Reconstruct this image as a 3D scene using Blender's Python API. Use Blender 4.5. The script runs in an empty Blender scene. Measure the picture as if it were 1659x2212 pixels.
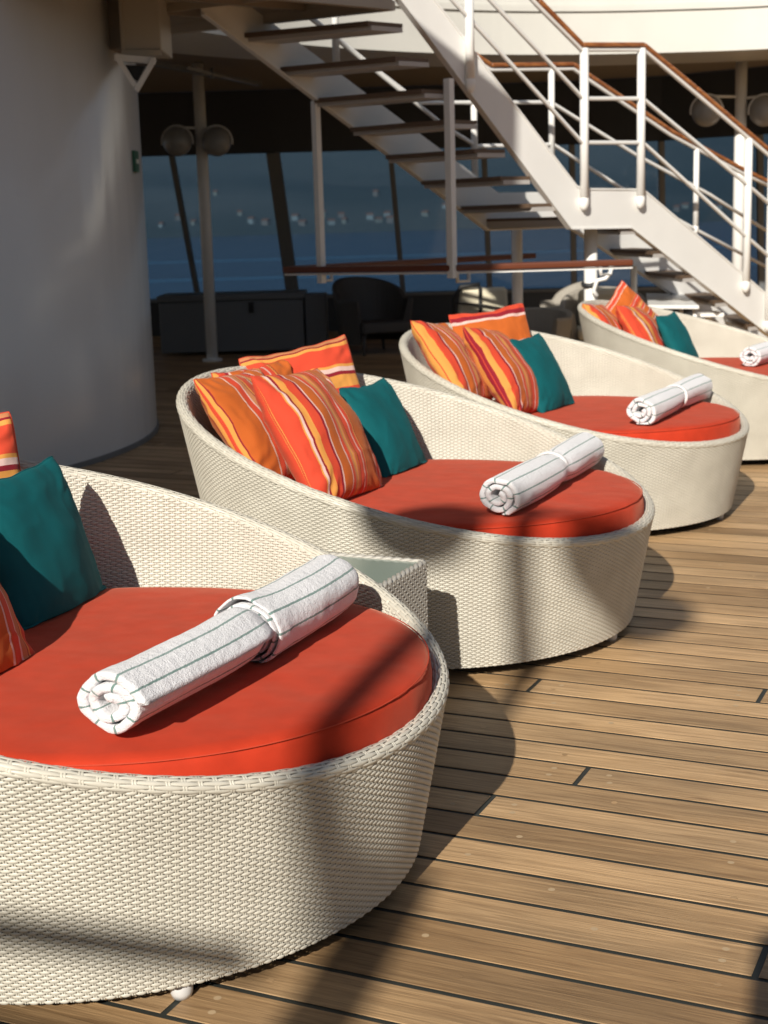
import bpy, math, random
import numpy as np
from mathutils import Vector, Matrix, noise
R_ = math.radians
random.seed(7); rng = np.random.default_rng(7)
S = bpy.context.scene
COL = S.collection

# ------------------------------------------------------------------ camera
W0, H0 = 1659.0, 2212.5              # photo size used for measuring
F0, PITCH, ROLL, CZ = 3152.33, 0.198599, -0.028352, 1.5
fw = np.array([0, math.cos(PITCH), -math.sin(PITCH)]); r0 = np.array([1., 0, 0]); u0 = np.cross(r0, fw)
cr = math.cos(ROLL)*r0 + math.sin(ROLL)*u0
cu = -math.sin(ROLL)*r0 + math.cos(ROLL)*u0
O = np.array([0, 0, CZ])
cd = bpy.data.cameras.new('camera'); cam = bpy.data.objects.new('camera', cd); COL.objects.link(cam)
cam.matrix_world = Matrix(((cr[0], cu[0], -fw[0], 0), (cr[1], cu[1], -fw[1], 0), (cr[2], cu[2], -fw[2], CZ), (0, 0, 0, 1)))
cd.sensor_fit = 'VERTICAL'; cd.sensor_height = 36; cd.lens = F0/H0*36
cd.clip_start = 0.05; cd.clip_end = 20000
cd.dof.use_dof = True; cd.dof.focus_distance = 3.5; cd.dof.aperture_fstop = 6.3
S.camera = cam
# ------------------------------------------------------------------ sky, sun, exposure
SAZ, SEL = R_(73), R_(30)            # direction the light travels (from +X), elevation
wd = bpy.data.worlds.new('World'); S.world = wd; wd.use_nodes = True
nt = wd.node_tree; nt.nodes.clear()
sky = nt.nodes.new('ShaderNodeTexSky'); sky.sky_type = 'NISHITA'; sky.sun_disc = False
sky.sun_elevation = SEL; sky.sun_rotation = R_(90) - (SAZ + math.pi)
sky.air_density = 1.0; sky.dust_density = 1.0
bg = nt.nodes.new('ShaderNodeBackground'); bg.inputs[1].default_value = 0.05
wo = nt.nodes.new('ShaderNodeOutputWorld')
nt.links.new(sky.outputs[0], bg.inputs[0]); nt.links.new(bg.outputs[0], wo.inputs[0])
sd = bpy.data.lights.new('sun', 'SUN'); sd.energy = 5.0; sd.angle = R_(0.53); sd.color = (1.0, 0.935, 0.83)
sun = bpy.data.objects.new('sun', sd); COL.objects.link(sun)
Ld = Vector((math.cos(SAZ)*math.cos(SEL), math.sin(SAZ)*math.cos(SEL), -math.sin(SEL)))
sun.rotation_euler = Ld.to_track_quat('-Z', 'Y').to_euler()
S.view_settings.view_transform = 'Standard'; S.view_settings.look = 'None'
S.view_settings.exposure = 0.17; S.view_settings.gamma = 1
S.cycles.max_bounces = 8; S.cycles.transparent_max_bounces = 12
S.cycles.caustics_reflective = False; S.cycles.caustics_refractive = False

# ------------------------------------------------------------------ helpers
def ray(px, py): return fw*F0 + cr*(px-W0/2) - cu*(py-H0/2)
def at_z(px, py, z): d = ray(px, py); return O + d*(z-CZ)/d[2]
def at_y(px, py, Y): d = ray(px, py); return O + d*Y/d[1]
def at_v(px, py, P0, hd):
    n = np.array([-math.sin(hd), math.cos(hd), 0]); d = ray(px, py); t = ((np.array(P0)-O)@n)/(d@n); return O + t*d

def tag(o, label=None, cat=None, group=None, kind=None):
    if label: o['label'] = label
    if cat: o['category'] = cat
    if group: o['group'] = group
    if kind: o['kind'] = kind
    return o
def empty(name, loc=(0, 0, 0), rz=0, **k):
    o = bpy.data.objects.new(name, None); COL.objects.link(o); o.location = loc; o.rotation_euler = (0, 0, rz)
    o.empty_display_size = 0.1
    return tag(o, **k)

class MB:
    """collects shapes, builds one mesh"""
    def __init__(s): s.v = []; s.f = []; s.uv = None
    def quad(s, a, b, c, d):
        i = len(s.v); s.v += [tuple(a), tuple(b), tuple(c), tuple(d)]; s.f.append((i, i+1, i+2, i+3))
    def prism(s, poly, off):
        """poly: list of 3D points, extruded by vector off"""
        n = len(poly); i = len(s.v); off = np.array(off)
        s.v += [tuple(np.array(p)) for p in poly] + [tuple(np.array(p)+off) for p in poly]
        s.f.append(tuple(range(i, i+n))[::-1]); s.f.append(tuple(range(i+n, i+2*n)))
        for k in range(n):
            l = (k+1) % n; s.f.append((i+k, i+l, i+n+l, i+n+k))
    def box(s, c, size, rz=0, ax=None):
        c = np.array(c, float); hx, hy, hz = [q/2 for q in size]
        if ax is None:
            X = np.array([math.cos(rz), math.sin(rz), 0]); Y = np.array([-math.sin(rz), math.cos(rz), 0]); Z = np.array([0, 0, 1.])
        else: X, Y, Z = [np.array(a, float) for a in ax]
        p = [c+X*hx*a+Y*hy*b-Z*hz for a, b in ((-1, -1), (1, -1), (1, 1), (-1, 1))]
        s.prism(p, Z*2*hz)
    def tube(s, pts, rad, n=12, cap=True, closed=False):
        pts = [np.array(p, float) for p in pts]; m = len(pts); i0 = len(s.v)
        if not hasattr(rad, '__len__'): rad = [rad]*m
        prev = None
        for k in range(m):
            if closed: t = pts[(k+1) % m]-pts[k-1]
            elif k == 0: t = pts[1]-pts[0]
            elif k == m-1: t = pts[-1]-pts[-2]
            else:
                t = (pts[k+1]-pts[k])/np.linalg.norm(pts[k+1]-pts[k]) + (pts[k]-pts[k-1])/np.linalg.norm(pts[k]-pts[k-1])
            t = t/np.linalg.norm(t)
            if prev is None:
                a = np.array([0, 0, 1.]) if abs(t[2]) < .9 else np.array([1., 0, 0])
            else: a = prev
            b = np.cross(t, a); b /= np.linalg.norm(b); a = np.cross(b, t); prev = a
            for j in range(n):
                th = 2*math.pi*j/n; s.v.append(tuple(pts[k] + rad[k]*(math.cos(th)*a+math.sin(th)*b)))
        for k in range(m if closed else m-1):
            k2 = (k+1) % m
            for j in range(n):
                l = (j+1) % n; s.f.append((i0+k*n+j, i0+k*n+l, i0+k2*n+l, i0+k2*n+j))
        if cap and not closed:
            s.f.append(tuple(range(i0, i0+n))[::-1]); s.f.append(tuple(range(i0+(m-1)*n, i0+m*n)))
    def bar(s, a, b, w, h, up=(0, 0, 1)):
        """rectangular bar from a to b, width w, height h"""
        a = np.array(a, float); b = np.array(b, float); t = b-a; L = np.linalg.norm(t); t /= L
        x = np.cross(t, np.array(up, float)); x /= np.linalg.norm(x); z = np.cross(x, t)
        s.box((a+b)/2, (L, w, h), ax=(t, x, z))
    def sphere(s, c, r, nu=24, nv=16, sz=1):
        c = np.array(c, float); i0 = len(s.v)
        for a in range(nv+1):
            ph = math.pi*a/nv
            for b in range(nu):
                th = 2*math.pi*b/nu
                s.v.append((c[0]+r*math.sin(ph)*math.cos(th), c[1]+r*math.sin(ph)*math.sin(th), c[2]+r*sz*math.cos(ph)))
        for a in range(nv):
            for b in range(nu):
                s.f.append((i0+a*nu+b, i0+(a+1)*nu+b, i0+(a+1)*nu+(b+1) % nu, i0+a*nu+(b+1) % nu))
    def build(s, name, mat, parent=None, smooth=False, bevel=0, seg=2):
        me = bpy.data.meshes.new(name); me.from_pydata(s.v, [], s.f); me.update()
        return link_mesh(name, me, mat, parent, smooth, bevel, seg)
def link_mesh(name, me, mat, parent=None, smooth=False, bevel=0, seg=2):
    o = bpy.data.objects.new(name, me); COL.objects.link(o)
    if mat: me.materials.append(mat)
    if parent: o.parent = parent; o.matrix_parent_inverse = parent_inv(parent)
    if smooth:
        me.polygons.foreach_set('use_smooth', [True]*len(me.polygons))
    if bevel:
        m = o.modifiers.new('bevel', 'BEVEL'); m.width = bevel; m.segments = seg; m.limit_method = 'ANGLE'; m.angle_limit = R_(40)
    return o
def parent_inv(p):
    return (Matrix.Translation(p.location) @ p.rotation_euler.to_matrix().to_4x4()).inverted()
def np_mesh(name, V, Fq, smooth=True, uv=None):
    """V (n,3), Fq (m,4) arrays -> mesh"""
    me = bpy.data.meshes.new(name); n, m = len(V), len(Fq)
    me.vertices.add(n); me.vertices.foreach_set('co', np.ascontiguousarray(V, dtype=np.float32).ravel())
    me.loops.add(m*4); me.loops.foreach_set('vertex_index', np.ascontiguousarray(Fq, dtype=np.int32).ravel())
    me.polygons.add(m); me.polygons.foreach_set('loop_start', np.arange(0, m*4, 4, dtype=np.int32))
    if smooth: me.polygons.foreach_set('use_smooth', np.ones(m, dtype=bool))
    me.update(calc_edges=True)
    if uv is not None:
        l = me.uv_layers.new(name='UVMap'); l.data.foreach_set('uv', np.ascontiguousarray(uv[np.asarray(Fq).ravel()], dtype=np.float32).ravel())
    return me
def grid_faces(nu, nv, off=0):
    i = np.arange(nu-1)[:, None]*nv + np.arange(nv-1)[None, :] + off
    return np.stack([i, i+nv, i+nv+1, i+1], -1).reshape(-1, 4)

# ------------------------------------------------------------------ materials
def mat(name, color, rough=.5, **kw):
    m = bpy.data.materials.new(name); m.use_nodes = True; b = m.node_tree.nodes['Principled BSDF']
    b.inputs['Base Color'].default_value = (*color, 1); b.inputs['Roughness'].default_value = rough
    for k, v in kw.items(): b.inputs[k.replace('_', ' ')].default_value = v
    return m
def N(m, t, **kw):
    n = m.node_tree.nodes.new(t)
    for k, v in kw.items():
        if k in n.inputs.keys() if hasattr(n.inputs, 'keys') else False: n.inputs[k].default_value = v
        else: setattr(n, k, v)
    return n
def L(m, a, b): m.node_tree.links.new(a, b)
def bsdf(m): return m.node_tree.nodes['Principled BSDF']
def noise_mix(m, c1, c2, scale=8, detail=4, stretch=(1, 1, 1), lo=.35, hi=.65, coord='Object'):
    tc = N(m, 'ShaderNodeTexCoord'); mp = N(m, 'ShaderNodeMapping'); mp.inputs['Scale'].default_value = stretch
    nz = N(m, 'ShaderNodeTexNoise'); nz.inputs['Scale'].default_value = scale; nz.inputs['Detail'].default_value = detail
    rp = N(m, 'ShaderNodeValToRGB'); rp.color_ramp.elements[0].position = lo; rp.color_ramp.elements[1].position = hi
    rp.color_ramp.elements[0].color = (*c1, 1); rp.color_ramp.elements[1].color = (*c2, 1)
    L(m, tc.outputs[coord], mp.inputs[0]); L(m, mp.outputs[0], nz.inputs['Vector']); L(m, nz.outputs[0], rp.inputs[0])
    L(m, rp.outputs[0], bsdf(m).inputs['Base Color']); return mp, nz, rp
def bump(m, scale, strength, dist, detail=3, vec=None, stretch=None, tex='ShaderNodeTexNoise', prev=None):
    nz = N(m, tex); nz.inputs['Scale'].default_value = scale
    if 'Detail' in nz.inputs: nz.inputs['Detail'].default_value = detail
    if vec is None:
        tc = N(m, 'ShaderNodeTexCoord'); vec = tc.outputs['Object']
    if stretch:
        mp = N(m, 'ShaderNodeMapping'); mp.inputs['Scale'].default_value = stretch; L(m, vec, mp.inputs[0]); vec = mp.outputs[0]
    L(m, vec, nz.inputs['Vector'])
    bp = N(m, 'ShaderNodeBump'); bp.inputs['Strength'].default_value = strength; bp.inputs['Distance'].default_value = dist
    L(m, nz.outputs[0], bp.inputs['Height'])
    if prev is not None: L(m, prev.outputs[0], bp.inputs['Normal'])
    L(m, bp.outputs[0], bsdf(m).inputs['Normal']); return bp

def white_paint(name, c=(.86, .855, .83), rough=.32):
    m = mat(name, c, rough)
    noise_mix(m, tuple(q*.93 for q in c), c, scale=1.7, detail=6, lo=.3, hi=.6)
    bump(m, 5, .15, .01, 2)
    return m
M_WHITE = white_paint('white_paint')
M_BEAM = white_paint('cream_paint', (.64, .63, .585), .4)
M_HOUS = white_paint('shaded_beige_paint', (.42, .38, .32), .5)  # beige darkened, shade under the platform put into the colour
M_MAHO = mat('dark_teak', (.13, .035, .014), .35)
M_CEIL = mat('ceiling_paint', (.27, .23, .19), .6)
M_CYL = mat('casing_paint', (.66, .66, .67), .20)
noise_mix(M_CYL, (.66, .67, .68), (.74, .745, .75), scale=.8, detail=5, stretch=(1, 1, .3))
b1 = bump(M_CYL, 1.2, .35, .03, 2, stretch=(2.2, 2.2, .35)); bump(M_CYL, 9, .05, .01, 3, prev=b1)
M_WOOD = mat('varnished_teak', (.30, .10, .03), .3)
noise_mix(M_WOOD, (.22, .065, .018), (.42, .16, .045), scale=9, detail=6, stretch=(1, 1, 6))
M_TREAD = mat('tread_wood', (.13, .085, .055), .55)
M_TREADU = mat('tread_metal', (.50, .48, .46), .5)
M_DARK = mat('dark_metal', (.03, .032, .036), .5)
M_MULL = mat('mullion_paint', (.16, .17, .18), .5)
M_BLACK = mat('black_plastic', (.012, .012, .012), .6)
M_GREY = mat('grey_locker', (.16, .17, .18), .5)
M_FOOT = mat('white_foot', (.62, .62, .62), .4)
M_GLOBE = mat('frosted_globe', (.28, .28, .28), .3)
M_BEIGE = mat('beige_fabric', (.72, .66, .50), .9)

# wicker (flat resin strand)
M_WICK = mat('resin_wicker', (.66, .61, .51), .42)
tc = N(M_WICK, 'ShaderNodeTexCoord')
noise_mix(M_WICK, (.575, .545, .465), (.65, .62, .535), scale=9, detail=2, lo=.3, hi=.7)
bsdf(M_WICK).inputs['Specular IOR Level'].default_value = .55
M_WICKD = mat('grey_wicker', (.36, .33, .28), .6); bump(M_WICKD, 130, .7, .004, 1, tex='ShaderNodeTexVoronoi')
M_WICKT = mat('shaded_table_wicker', (.42, .40, .36), .45)  # darker than the bed wicker, shade on the table side put into the colour

# cushion fabric
def fabric(name, c, rough=.85, sheen=.25, tint=None, weave=900):
    m = mat(name, c, rough); b = bsdf(m)
    b.inputs['Sheen Weight'].default_value = sheen; b.inputs['Sheen Roughness'].default_value = .45
    b.inputs['Sheen Tint'].default_value = (*(tint or c), 1); b.inputs['Specular IOR Level'].default_value = .25
    noise_mix(m, tuple(q*.92 for q in c), tuple(min(1, q*1.06) for q in c), scale=14, detail=5)
    b1 = bump(m, weave, .25, .0008, 1)
    bump(m, 6, .35, .02, 2, stretch=(1, 1, .5), prev=b1)
    return m
M_RED = fabric('coral_canvas', (.50, .038, .012), .85, .26, (1, .5, .35)); bsdf(M_RED).inputs['Sheen Roughness'].default_value = .4
M_PIPE = mat('coral_piping', (.55, .055, .02), .8)
M_TEAL = fabric('teal_canvas', (.001, .100, .112), .85, .06, (.1, .6, .6))
# striped fabric: UV.x across the stripes
M_STR = fabric('striped_canvas', (.8, .3, .1), .85, .15, (1, .6, .4))
OB, RO, DR, YE, WH, TA, PK = (.50, .112, .018), (.60, .062, .028), (.24, .010, .022), (.66, .29, .065), (.68, .47, .42), (.50, .20, .085), (.58, .15, .10)
seq = [(0, OB), (.20, WH), (.213, OB), (.222, RO), (.275, WH), (.288, TA), (.325, DR), (.335, YE), (.35, RO), (.43, YE), (.445, WH), (.462, DR), (.478, YE),
       (.53, RO), (.60, DR), (.618, WH), (.63, OB), (.73, WH), (.742, RO), (.775, TA), (.80, YE), (.822, PK), (.835, OB), (.86, DR), (.868, RO), (.92, WH), (.932, RO), (.97, YE), (.982, DR), (.99, OB)]
def stripes(m, seq):
    nt = m.node_tree
    for l in list(bsdf(m).inputs['Base Color'].links): nt.links.remove(l)
    tc = N(m, 'ShaderNodeUVMap'); sp = N(m, 'ShaderNodeSeparateXYZ'); fr = N(m, 'ShaderNodeMath', operation='FRACT')
    L(m, tc.outputs[0], sp.inputs[0]); L(m, sp.outputs[0], fr.inputs[0])
    rp = N(m, 'ShaderNodeValToRGB'); cr_ = rp.color_ramp; cr_.interpolation = 'CONSTANT'
    cr_.elements[0].position = 0; cr_.elements[0].color = (*seq[0][1], 1)
    cr_.elements[1].position = seq[1][0]; cr_.elements[1].color = (*seq[1][1], 1)
    for p, c in seq[2:]:
        e = cr_.elements.new(p); e.color = (*c, 1)
    L(m, fr.outputs[0], rp.inputs[0]); L(m, rp.outputs[0], bsdf(m).inputs['Base Color'])
stripes(M_STR, seq)
# towel
M_TOW = mat('terry_towel', (.82, .82, .84), .95)
bsdf(M_TOW).inputs['Sheen Weight'].default_value = .3
tb = bump(M_TOW, 330, .9, .004, 3); bump(M_TOW, 55, .65, .006, 3, prev=tb)
uvn = N(M_TOW, 'ShaderNodeUVMap'); spx = N(M_TOW, 'ShaderNodeSeparateXYZ'); L(M_TOW, uvn.outputs[0], spx.inputs[0])
wv = N(M_TOW, 'ShaderNodeTexNoise'); wv.inputs['Scale'].default_value = 150; L(M_TOW, N(M_TOW, 'ShaderNodeTexCoord').outputs['Object'], wv.inputs['Vector'])
ad = N(M_TOW, 'ShaderNodeMath', operation='MULTIPLY_ADD'); ad.inputs[1].default_value = .004; L(M_TOW, wv.outputs[0], ad.inputs[0]); L(M_TOW, spx.outputs[0], ad.inputs[2])
md = N(M_TOW, 'ShaderNodeMath', operation='MODULO'); md.inputs[1].default_value = .047; L(M_TOW, ad.outputs[0], md.inputs[0])
lt = N(M_TOW, 'ShaderNodeMath', operation='LESS_THAN'); lt.inputs[1].default_value = .0050; L(M_TOW, md.outputs[0], lt.inputs[0])
mx = N(M_TOW, 'ShaderNodeMix', data_type='RGBA'); mx.inputs[6].default_value = (.80, .80, .83, 1); mx.inputs[7].default_value = (.16, .27, .25, 1)
L(M_TOW, lt.outputs[0], mx.inputs[0]); L(M_TOW, mx.outputs[2], bsdf(M_TOW).inputs['Base Color'])
M_TOWB = mat('terry_band', (.84, .84, .84), .95); bump(M_TOWB, 300, .9, .004, 3)

# ------------------------------------------------------------------ the deck
PA = R_(-24.78)                                    # plank direction
pt = np.array([math.cos(PA), math.sin(PA), 0]); pn = np.array([-math.sin(PA), math.cos(PA), 0])
PW, P0 = 0.13965, 2.429                            # plank pitch and first seam offset
M_DECK = mat('teak_planks', (.4, .26, .14), .6)
def deck_material():
    m = M_DECK; b = bsdf(m)
    at = N(m, 'ShaderNodeAttribute', attribute_name='plank'); sp = N(m, 'ShaderNodeSeparateColor'); L(m, at.outputs['Color'], sp.inputs[0])
    tc = N(m, 'ShaderNodeTexCoord'); mp = N(m, 'ShaderNodeMapping'); mp.inputs['Rotation'].default_value = (0, 0, -PA)
    L(m, tc.outputs['Object'], mp.inputs[0])
    cmb = N(m, 'ShaderNodeCombineXYZ'); mul = N(m, 'ShaderNodeMath', operation='MULTIPLY'); mul.inputs[1].default_value = 37
    L(m, sp.outputs[1], mul.inputs[0]); L(m, mul.outputs[0], cmb.inputs[2]); L(m, mul.outputs[0], cmb.inputs[0])
    va = N(m, 'ShaderNodeVectorMath', operation='ADD'); L(m, mp.outputs[0], va.inputs[0]); L(m, cmb.outputs[0], va.inputs[1])
    def nz(scale, st, detail=5, dist=0):
        q = N(m, 'ShaderNodeMapping'); q.inputs['Scale'].default_value = st; L(m, va.outputs[0], q.inputs[0])
        n = N(m, 'ShaderNodeTexNoise'); n.inputs['Scale'].default_value = scale; n.inputs['Detail'].default_value = detail; n.inputs['Distortion'].default_value = dist
        L(m, q.outputs[0], n.inputs['Vector']); return n
    g1 = nz(9, (.35, 9, 1), 6, .6); g2 = nz(40, (.25, 8, 1), 4); g3 = nz(2.2, (.6, 1.4, 1), 4)
    def ramp(n, a, c, lo, hi):
        r = N(m, 'ShaderNodeValToRGB'); r.color_ramp.elements[0].position = lo; r.color_ramp.elements[1].position = hi
        r.color_ramp.elements[0].color = (*a, 1); r.color_ramp.elements[1].color = (*c, 1); L(m, n, r.inputs[0]); return r
    base = ramp(sp.outputs[0], (.37, .235, .115), (.60, .41, .225), 0, 1)
    def mulc(a, bcol, fac=1):
        x = N(m, 'ShaderNodeMix', data_type='RGBA', blend_type='MULTIPLY'); x.inputs[0].default_value = fac
        L(m, a, x.inputs[6]); L(m, bcol, x.inputs[7]); return x.outputs[2]
    c = mulc(base.outputs[0], ramp(g1.outputs[0], (.70, .66, .62), (1.10, 1.09, 1.08), .30, .60).outputs[0])
    c = mulc(c, ramp(g2.outputs[0], (.80, .77, .75), (1.06, 1.06, 1.06), .38, .60).outputs[0], .8)
    c = mulc(c, ramp(g3.outputs[0], (.70, .70, .71), (1.10, 1.08, 1.05), .33, .62).outputs[0])
    sp2 = nz(3.1, (1, 4.0, 1), 3, 1.2)
    c = mulc(c, ramp(sp2.outputs[0], (.5, .46, .43), (1, 1, 1), .235, .33).outputs[0])
    L(m, c, b.inputs['Base Color'])
    rr = ramp(g3.outputs[0], (.62, .62, .62), (.42, .42, .42), .3, .7); L(m, rr.outputs[0], b.inputs['Roughness'])
    bp = N(m, 'ShaderNodeBump'); bp.inputs['Strength'].default_value = .55; bp.inputs['Distance'].default_value = .0015
    L(m, g2.outputs[0], bp.inputs['Height'])
    bp2 = N(m, 'ShaderNodeBump'); bp2.inputs['Strength'].default_value = .5; bp2.inputs['Distance'].default_value = .004
    L(m, g1.outputs[0], bp2.inputs['Height']); L(m, bp.outputs[0], bp2.inputs['Normal']); L(m, bp2.outputs[0], b.inputs['Normal'])
deck_material()
M_CAULK = mat('black_caulk', (.030, .034, .030), .55)
M_BUNG = mat('teak_bung', (.50, .365, .22), .6)
def build_deck():
    V = []; F = []; C = []; mi = []
    JT = float(at_z(380, 2165, 0)@pt); KJ = int(math.floor((float(at_z(380, 2165, 0)@pn)-P0)/PW))
    g = .0070; known = {6: -1.275, 8: -1.10, 2: -.469, 13: -1.473, 14: -.77, KJ: JT}
    bungs = []
    for k in range(-40, 150):
        a0 = P0 + k*PW + g; a1 = P0 + (k+1)*PW - g
        t = -14.0 + random.uniform(0, 2.5); cuts = []
        kn = known.get(k)
        if kn is not None:
            cuts = [kn-5.6, kn-2.9, kn, kn+3.4, kn+6.5, kn+9.3, kn+12]
        else:
            while t < 16:
                t += random.uniform(4.5, 7.5)
                if (-6 <= k < 16 and -2.6 < t < 1.1) or (16 <= k < 40 and -3.5 < t < 2.5): continue
                cuts.append(t)
        es = [-16]+cuts+[18]
        for i in range(len(es)-1):
            x0 = es[i]+g; x1 = es[i+1]-g; n = len(V)
            # two rounded edges: tiny chamfer
            for (tt, nn, z) in ((x0, a0, -.0013), (x1, a0, -.0013), (x1, a1, -.0013), (x0, a1, -.0013),
                                (x0+.0015, a0+.0015, 0), (x1-.0015, a0+.0015, 0), (x1-.0015, a1-.0015, 0), (x0+.0015, a1-.0015, 0)):
                p = pt*tt+pn*nn; V.append((p[0], p[1], z))
            F += [(n+4, n+5, n+6, n+7), (n, n+1, n+5, n+4), (n+1, n+2, n+6, n+5), (n+2, n+3, n+7, n+6), (n+3, n, n+4, n+7)]
            cc = (random.random(), random.random(), 0, 1); C += [cc]*5; mi += [0]*5
            for xx in ([x0+.07, x1-.07] if i else [x1-.07]):
                for w in (.3, .7): bungs.append((xx+random.uniform(-.01, .01), a0+(a1-a0)*w))
            tt = x0+.6
            while tt < x1-.3:
                bungs.append((tt+random.uniform(-.05, .05), (a0+a1)/2+random.uniform(-.02, .02))); tt += random.uniform(.5, .75)
    for (tt, nn) in bungs:
        p = pt*tt+pn*nn
        if p[1] < 1.5 or p[1] > 9 or abs(p[0]) > 4: continue
        n = len(V); K = 14; r = .0082
        V += [(p[0]+r*math.cos(2*math.pi*q/K), p[1]+r*math.sin(2*math.pi*q/K), .0008) for q in range(K)]
        F.append(tuple(range(n, n+K))); C.append((random.random(), .5, 0, 1)); mi.append(1 if random.random() < .75 else 2)
    me = bpy.data.meshes.new('deck'); me.from_pydata(V, [], F); me.update()
    at = me.attributes.new('plank', 'FLOAT_COLOR', 'FACE'); at.data.foreach_set('color', np.array(C, np.float32).ravel())
    me.materials.append(M_DECK); me.materials.append(M_BUNG); me.materials.append(M_DECK)
    me.polygons.foreach_set('material_index', mi)
    o = bpy.data.objects.new('deck', me); COL.objects.link(o); tag(o, kind='structure')
    m = MB(); m.prism([(-25, -12, -.12), (25, -12, -.12), (25, 26, -.12), (-25, 26, -.12)], (0, 0, .117)); o2 = m.build('deck_caulking', M_CAULK); tag(o2, kind='structure')
build_deck()

# ------------------------------------------------------------------ wicker weaving
def weave(fn, us, nv_rows, pitch_v, valid, amp, half_h, thick, per=3, sides=5, stake_w=.0028, v0=0., dip=.34, flip0=0, lo_h=.55):
    """fn(u,v)->P,Nn (arrays). Strands run along u at rows v, passing over / under stakes at us. Returns V,F"""
    nS = len(us); Vs = []; Fs = []; off = 0
    k = np.arange((nS-1)*per+1)/per; uu = np.interp(k, np.arange(nS), us)
    rows = v0 + (np.arange(nv_rows)+.5)*pitch_v
    UU, VV = np.meshgrid(uu, rows, indexing='ij')            # (nu, nr)
    kk = k[:, None] + (np.arange(nv_rows)[None, :]+flip0)          # behind the stake where kk is odd
    db = np.abs((kk % 2)-1); ph = 1-2*np.exp(-(db/dip)**2)
    hv_ = half_h*(lo_h+(1.12-lo_h)*db)
    P, Nn = fn(UU, VV)
    e = 1e-4; P2, _ = fn(UU, VV+e); B = P2-P; B /= np.linalg.norm(B, axis=-1, keepdims=True)
    off_n = amp*ph
    th = np.linspace(-1.75, 1.75, sides)
    sh = np.sin(th); ch = np.cos(th)
    Vt = P[:, :, None, :] + Nn[:, :, None, :]*(off_n[:, :, None, None] + thick*ch[None, None, :, None]) + B[:, :, None, :]*(hv_[:, :, None, None]*sh[None, None, :, None])
    nu, nr = UU.shape
    ok = valid(UU, VV); ok2 = ok[:-1] & ok[1:]
    idx = (np.arange(nu)[:, None, None]*nr + np.arange(nr)[None, :, None])*sides + np.arange(sides)[None, None, :]
    a = idx[:-1, :, :-1]; b = idx[1:, :, :-1]; c = idx[1:, :, 1:]; d = idx[:-1, :, 1:]
    F = np.stack([a, b, c, d], -1)[ok2]
    Vs.append(Vt.reshape(-1, 3)); Fs.append(F.reshape(-1, 4)); off = nu*nr*sides
    # stakes: pairs running along v
    return Vs, Fs, off
def stakes(fn, us, vlo, vhi, nseg, du, w, thick, off):
    Vs = []; Fs = []
    us = np.asarray(us)
    for sgn in (-1, 1):
        u = us + sgn*du
        lo = vlo(u); hi = vhi(u); t = np.linspace(0, 1, nseg+1)
        VV = lo[:, None]+(hi-lo)[:, None]*t[None, :]; UU = np.repeat(u[:, None], nseg+1, 1)
        P, Nn = fn(UU, VV); e = 1e-5; P2, _ = fn(UU+e, VV); T = P2-P; T /= np.linalg.norm(T, axis=-1, keepdims=True)
        sh = np.array([-1, -.6, .6, 1.]); ch = np.array([0, 1, 1, 0.])
        Vt = P[:, :, None, :] + Nn[:, :, None, :]*(thick*ch)[None, None, :, None] + T[:, :, None, :]*(w*sh)[None, None, :, None]
        ns = len(us); idx = off + (np.arange(ns)[:, None, None]*(nseg+1)+np.arange(nseg+1)[None, :, None])*4 + np.arange(4)[None, None, :]
        F = np.stack([idx[:, :-1, :-1], idx[:, 1:, :-1], idx[:, 1:, 1:], idx[:, :-1, 1:]], -1)
        Vs.append(Vt.reshape(-1, 3)); Fs.append(F.reshape(-1, 4)); off += ns*(nseg+1)*4
    return Vs, Fs, off
def clean(V, F):
    used = np.zeros(len(V), bool); used[F.ravel()] = True; remap = np.cumsum(used)-1
    return V[used], remap[F]

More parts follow.
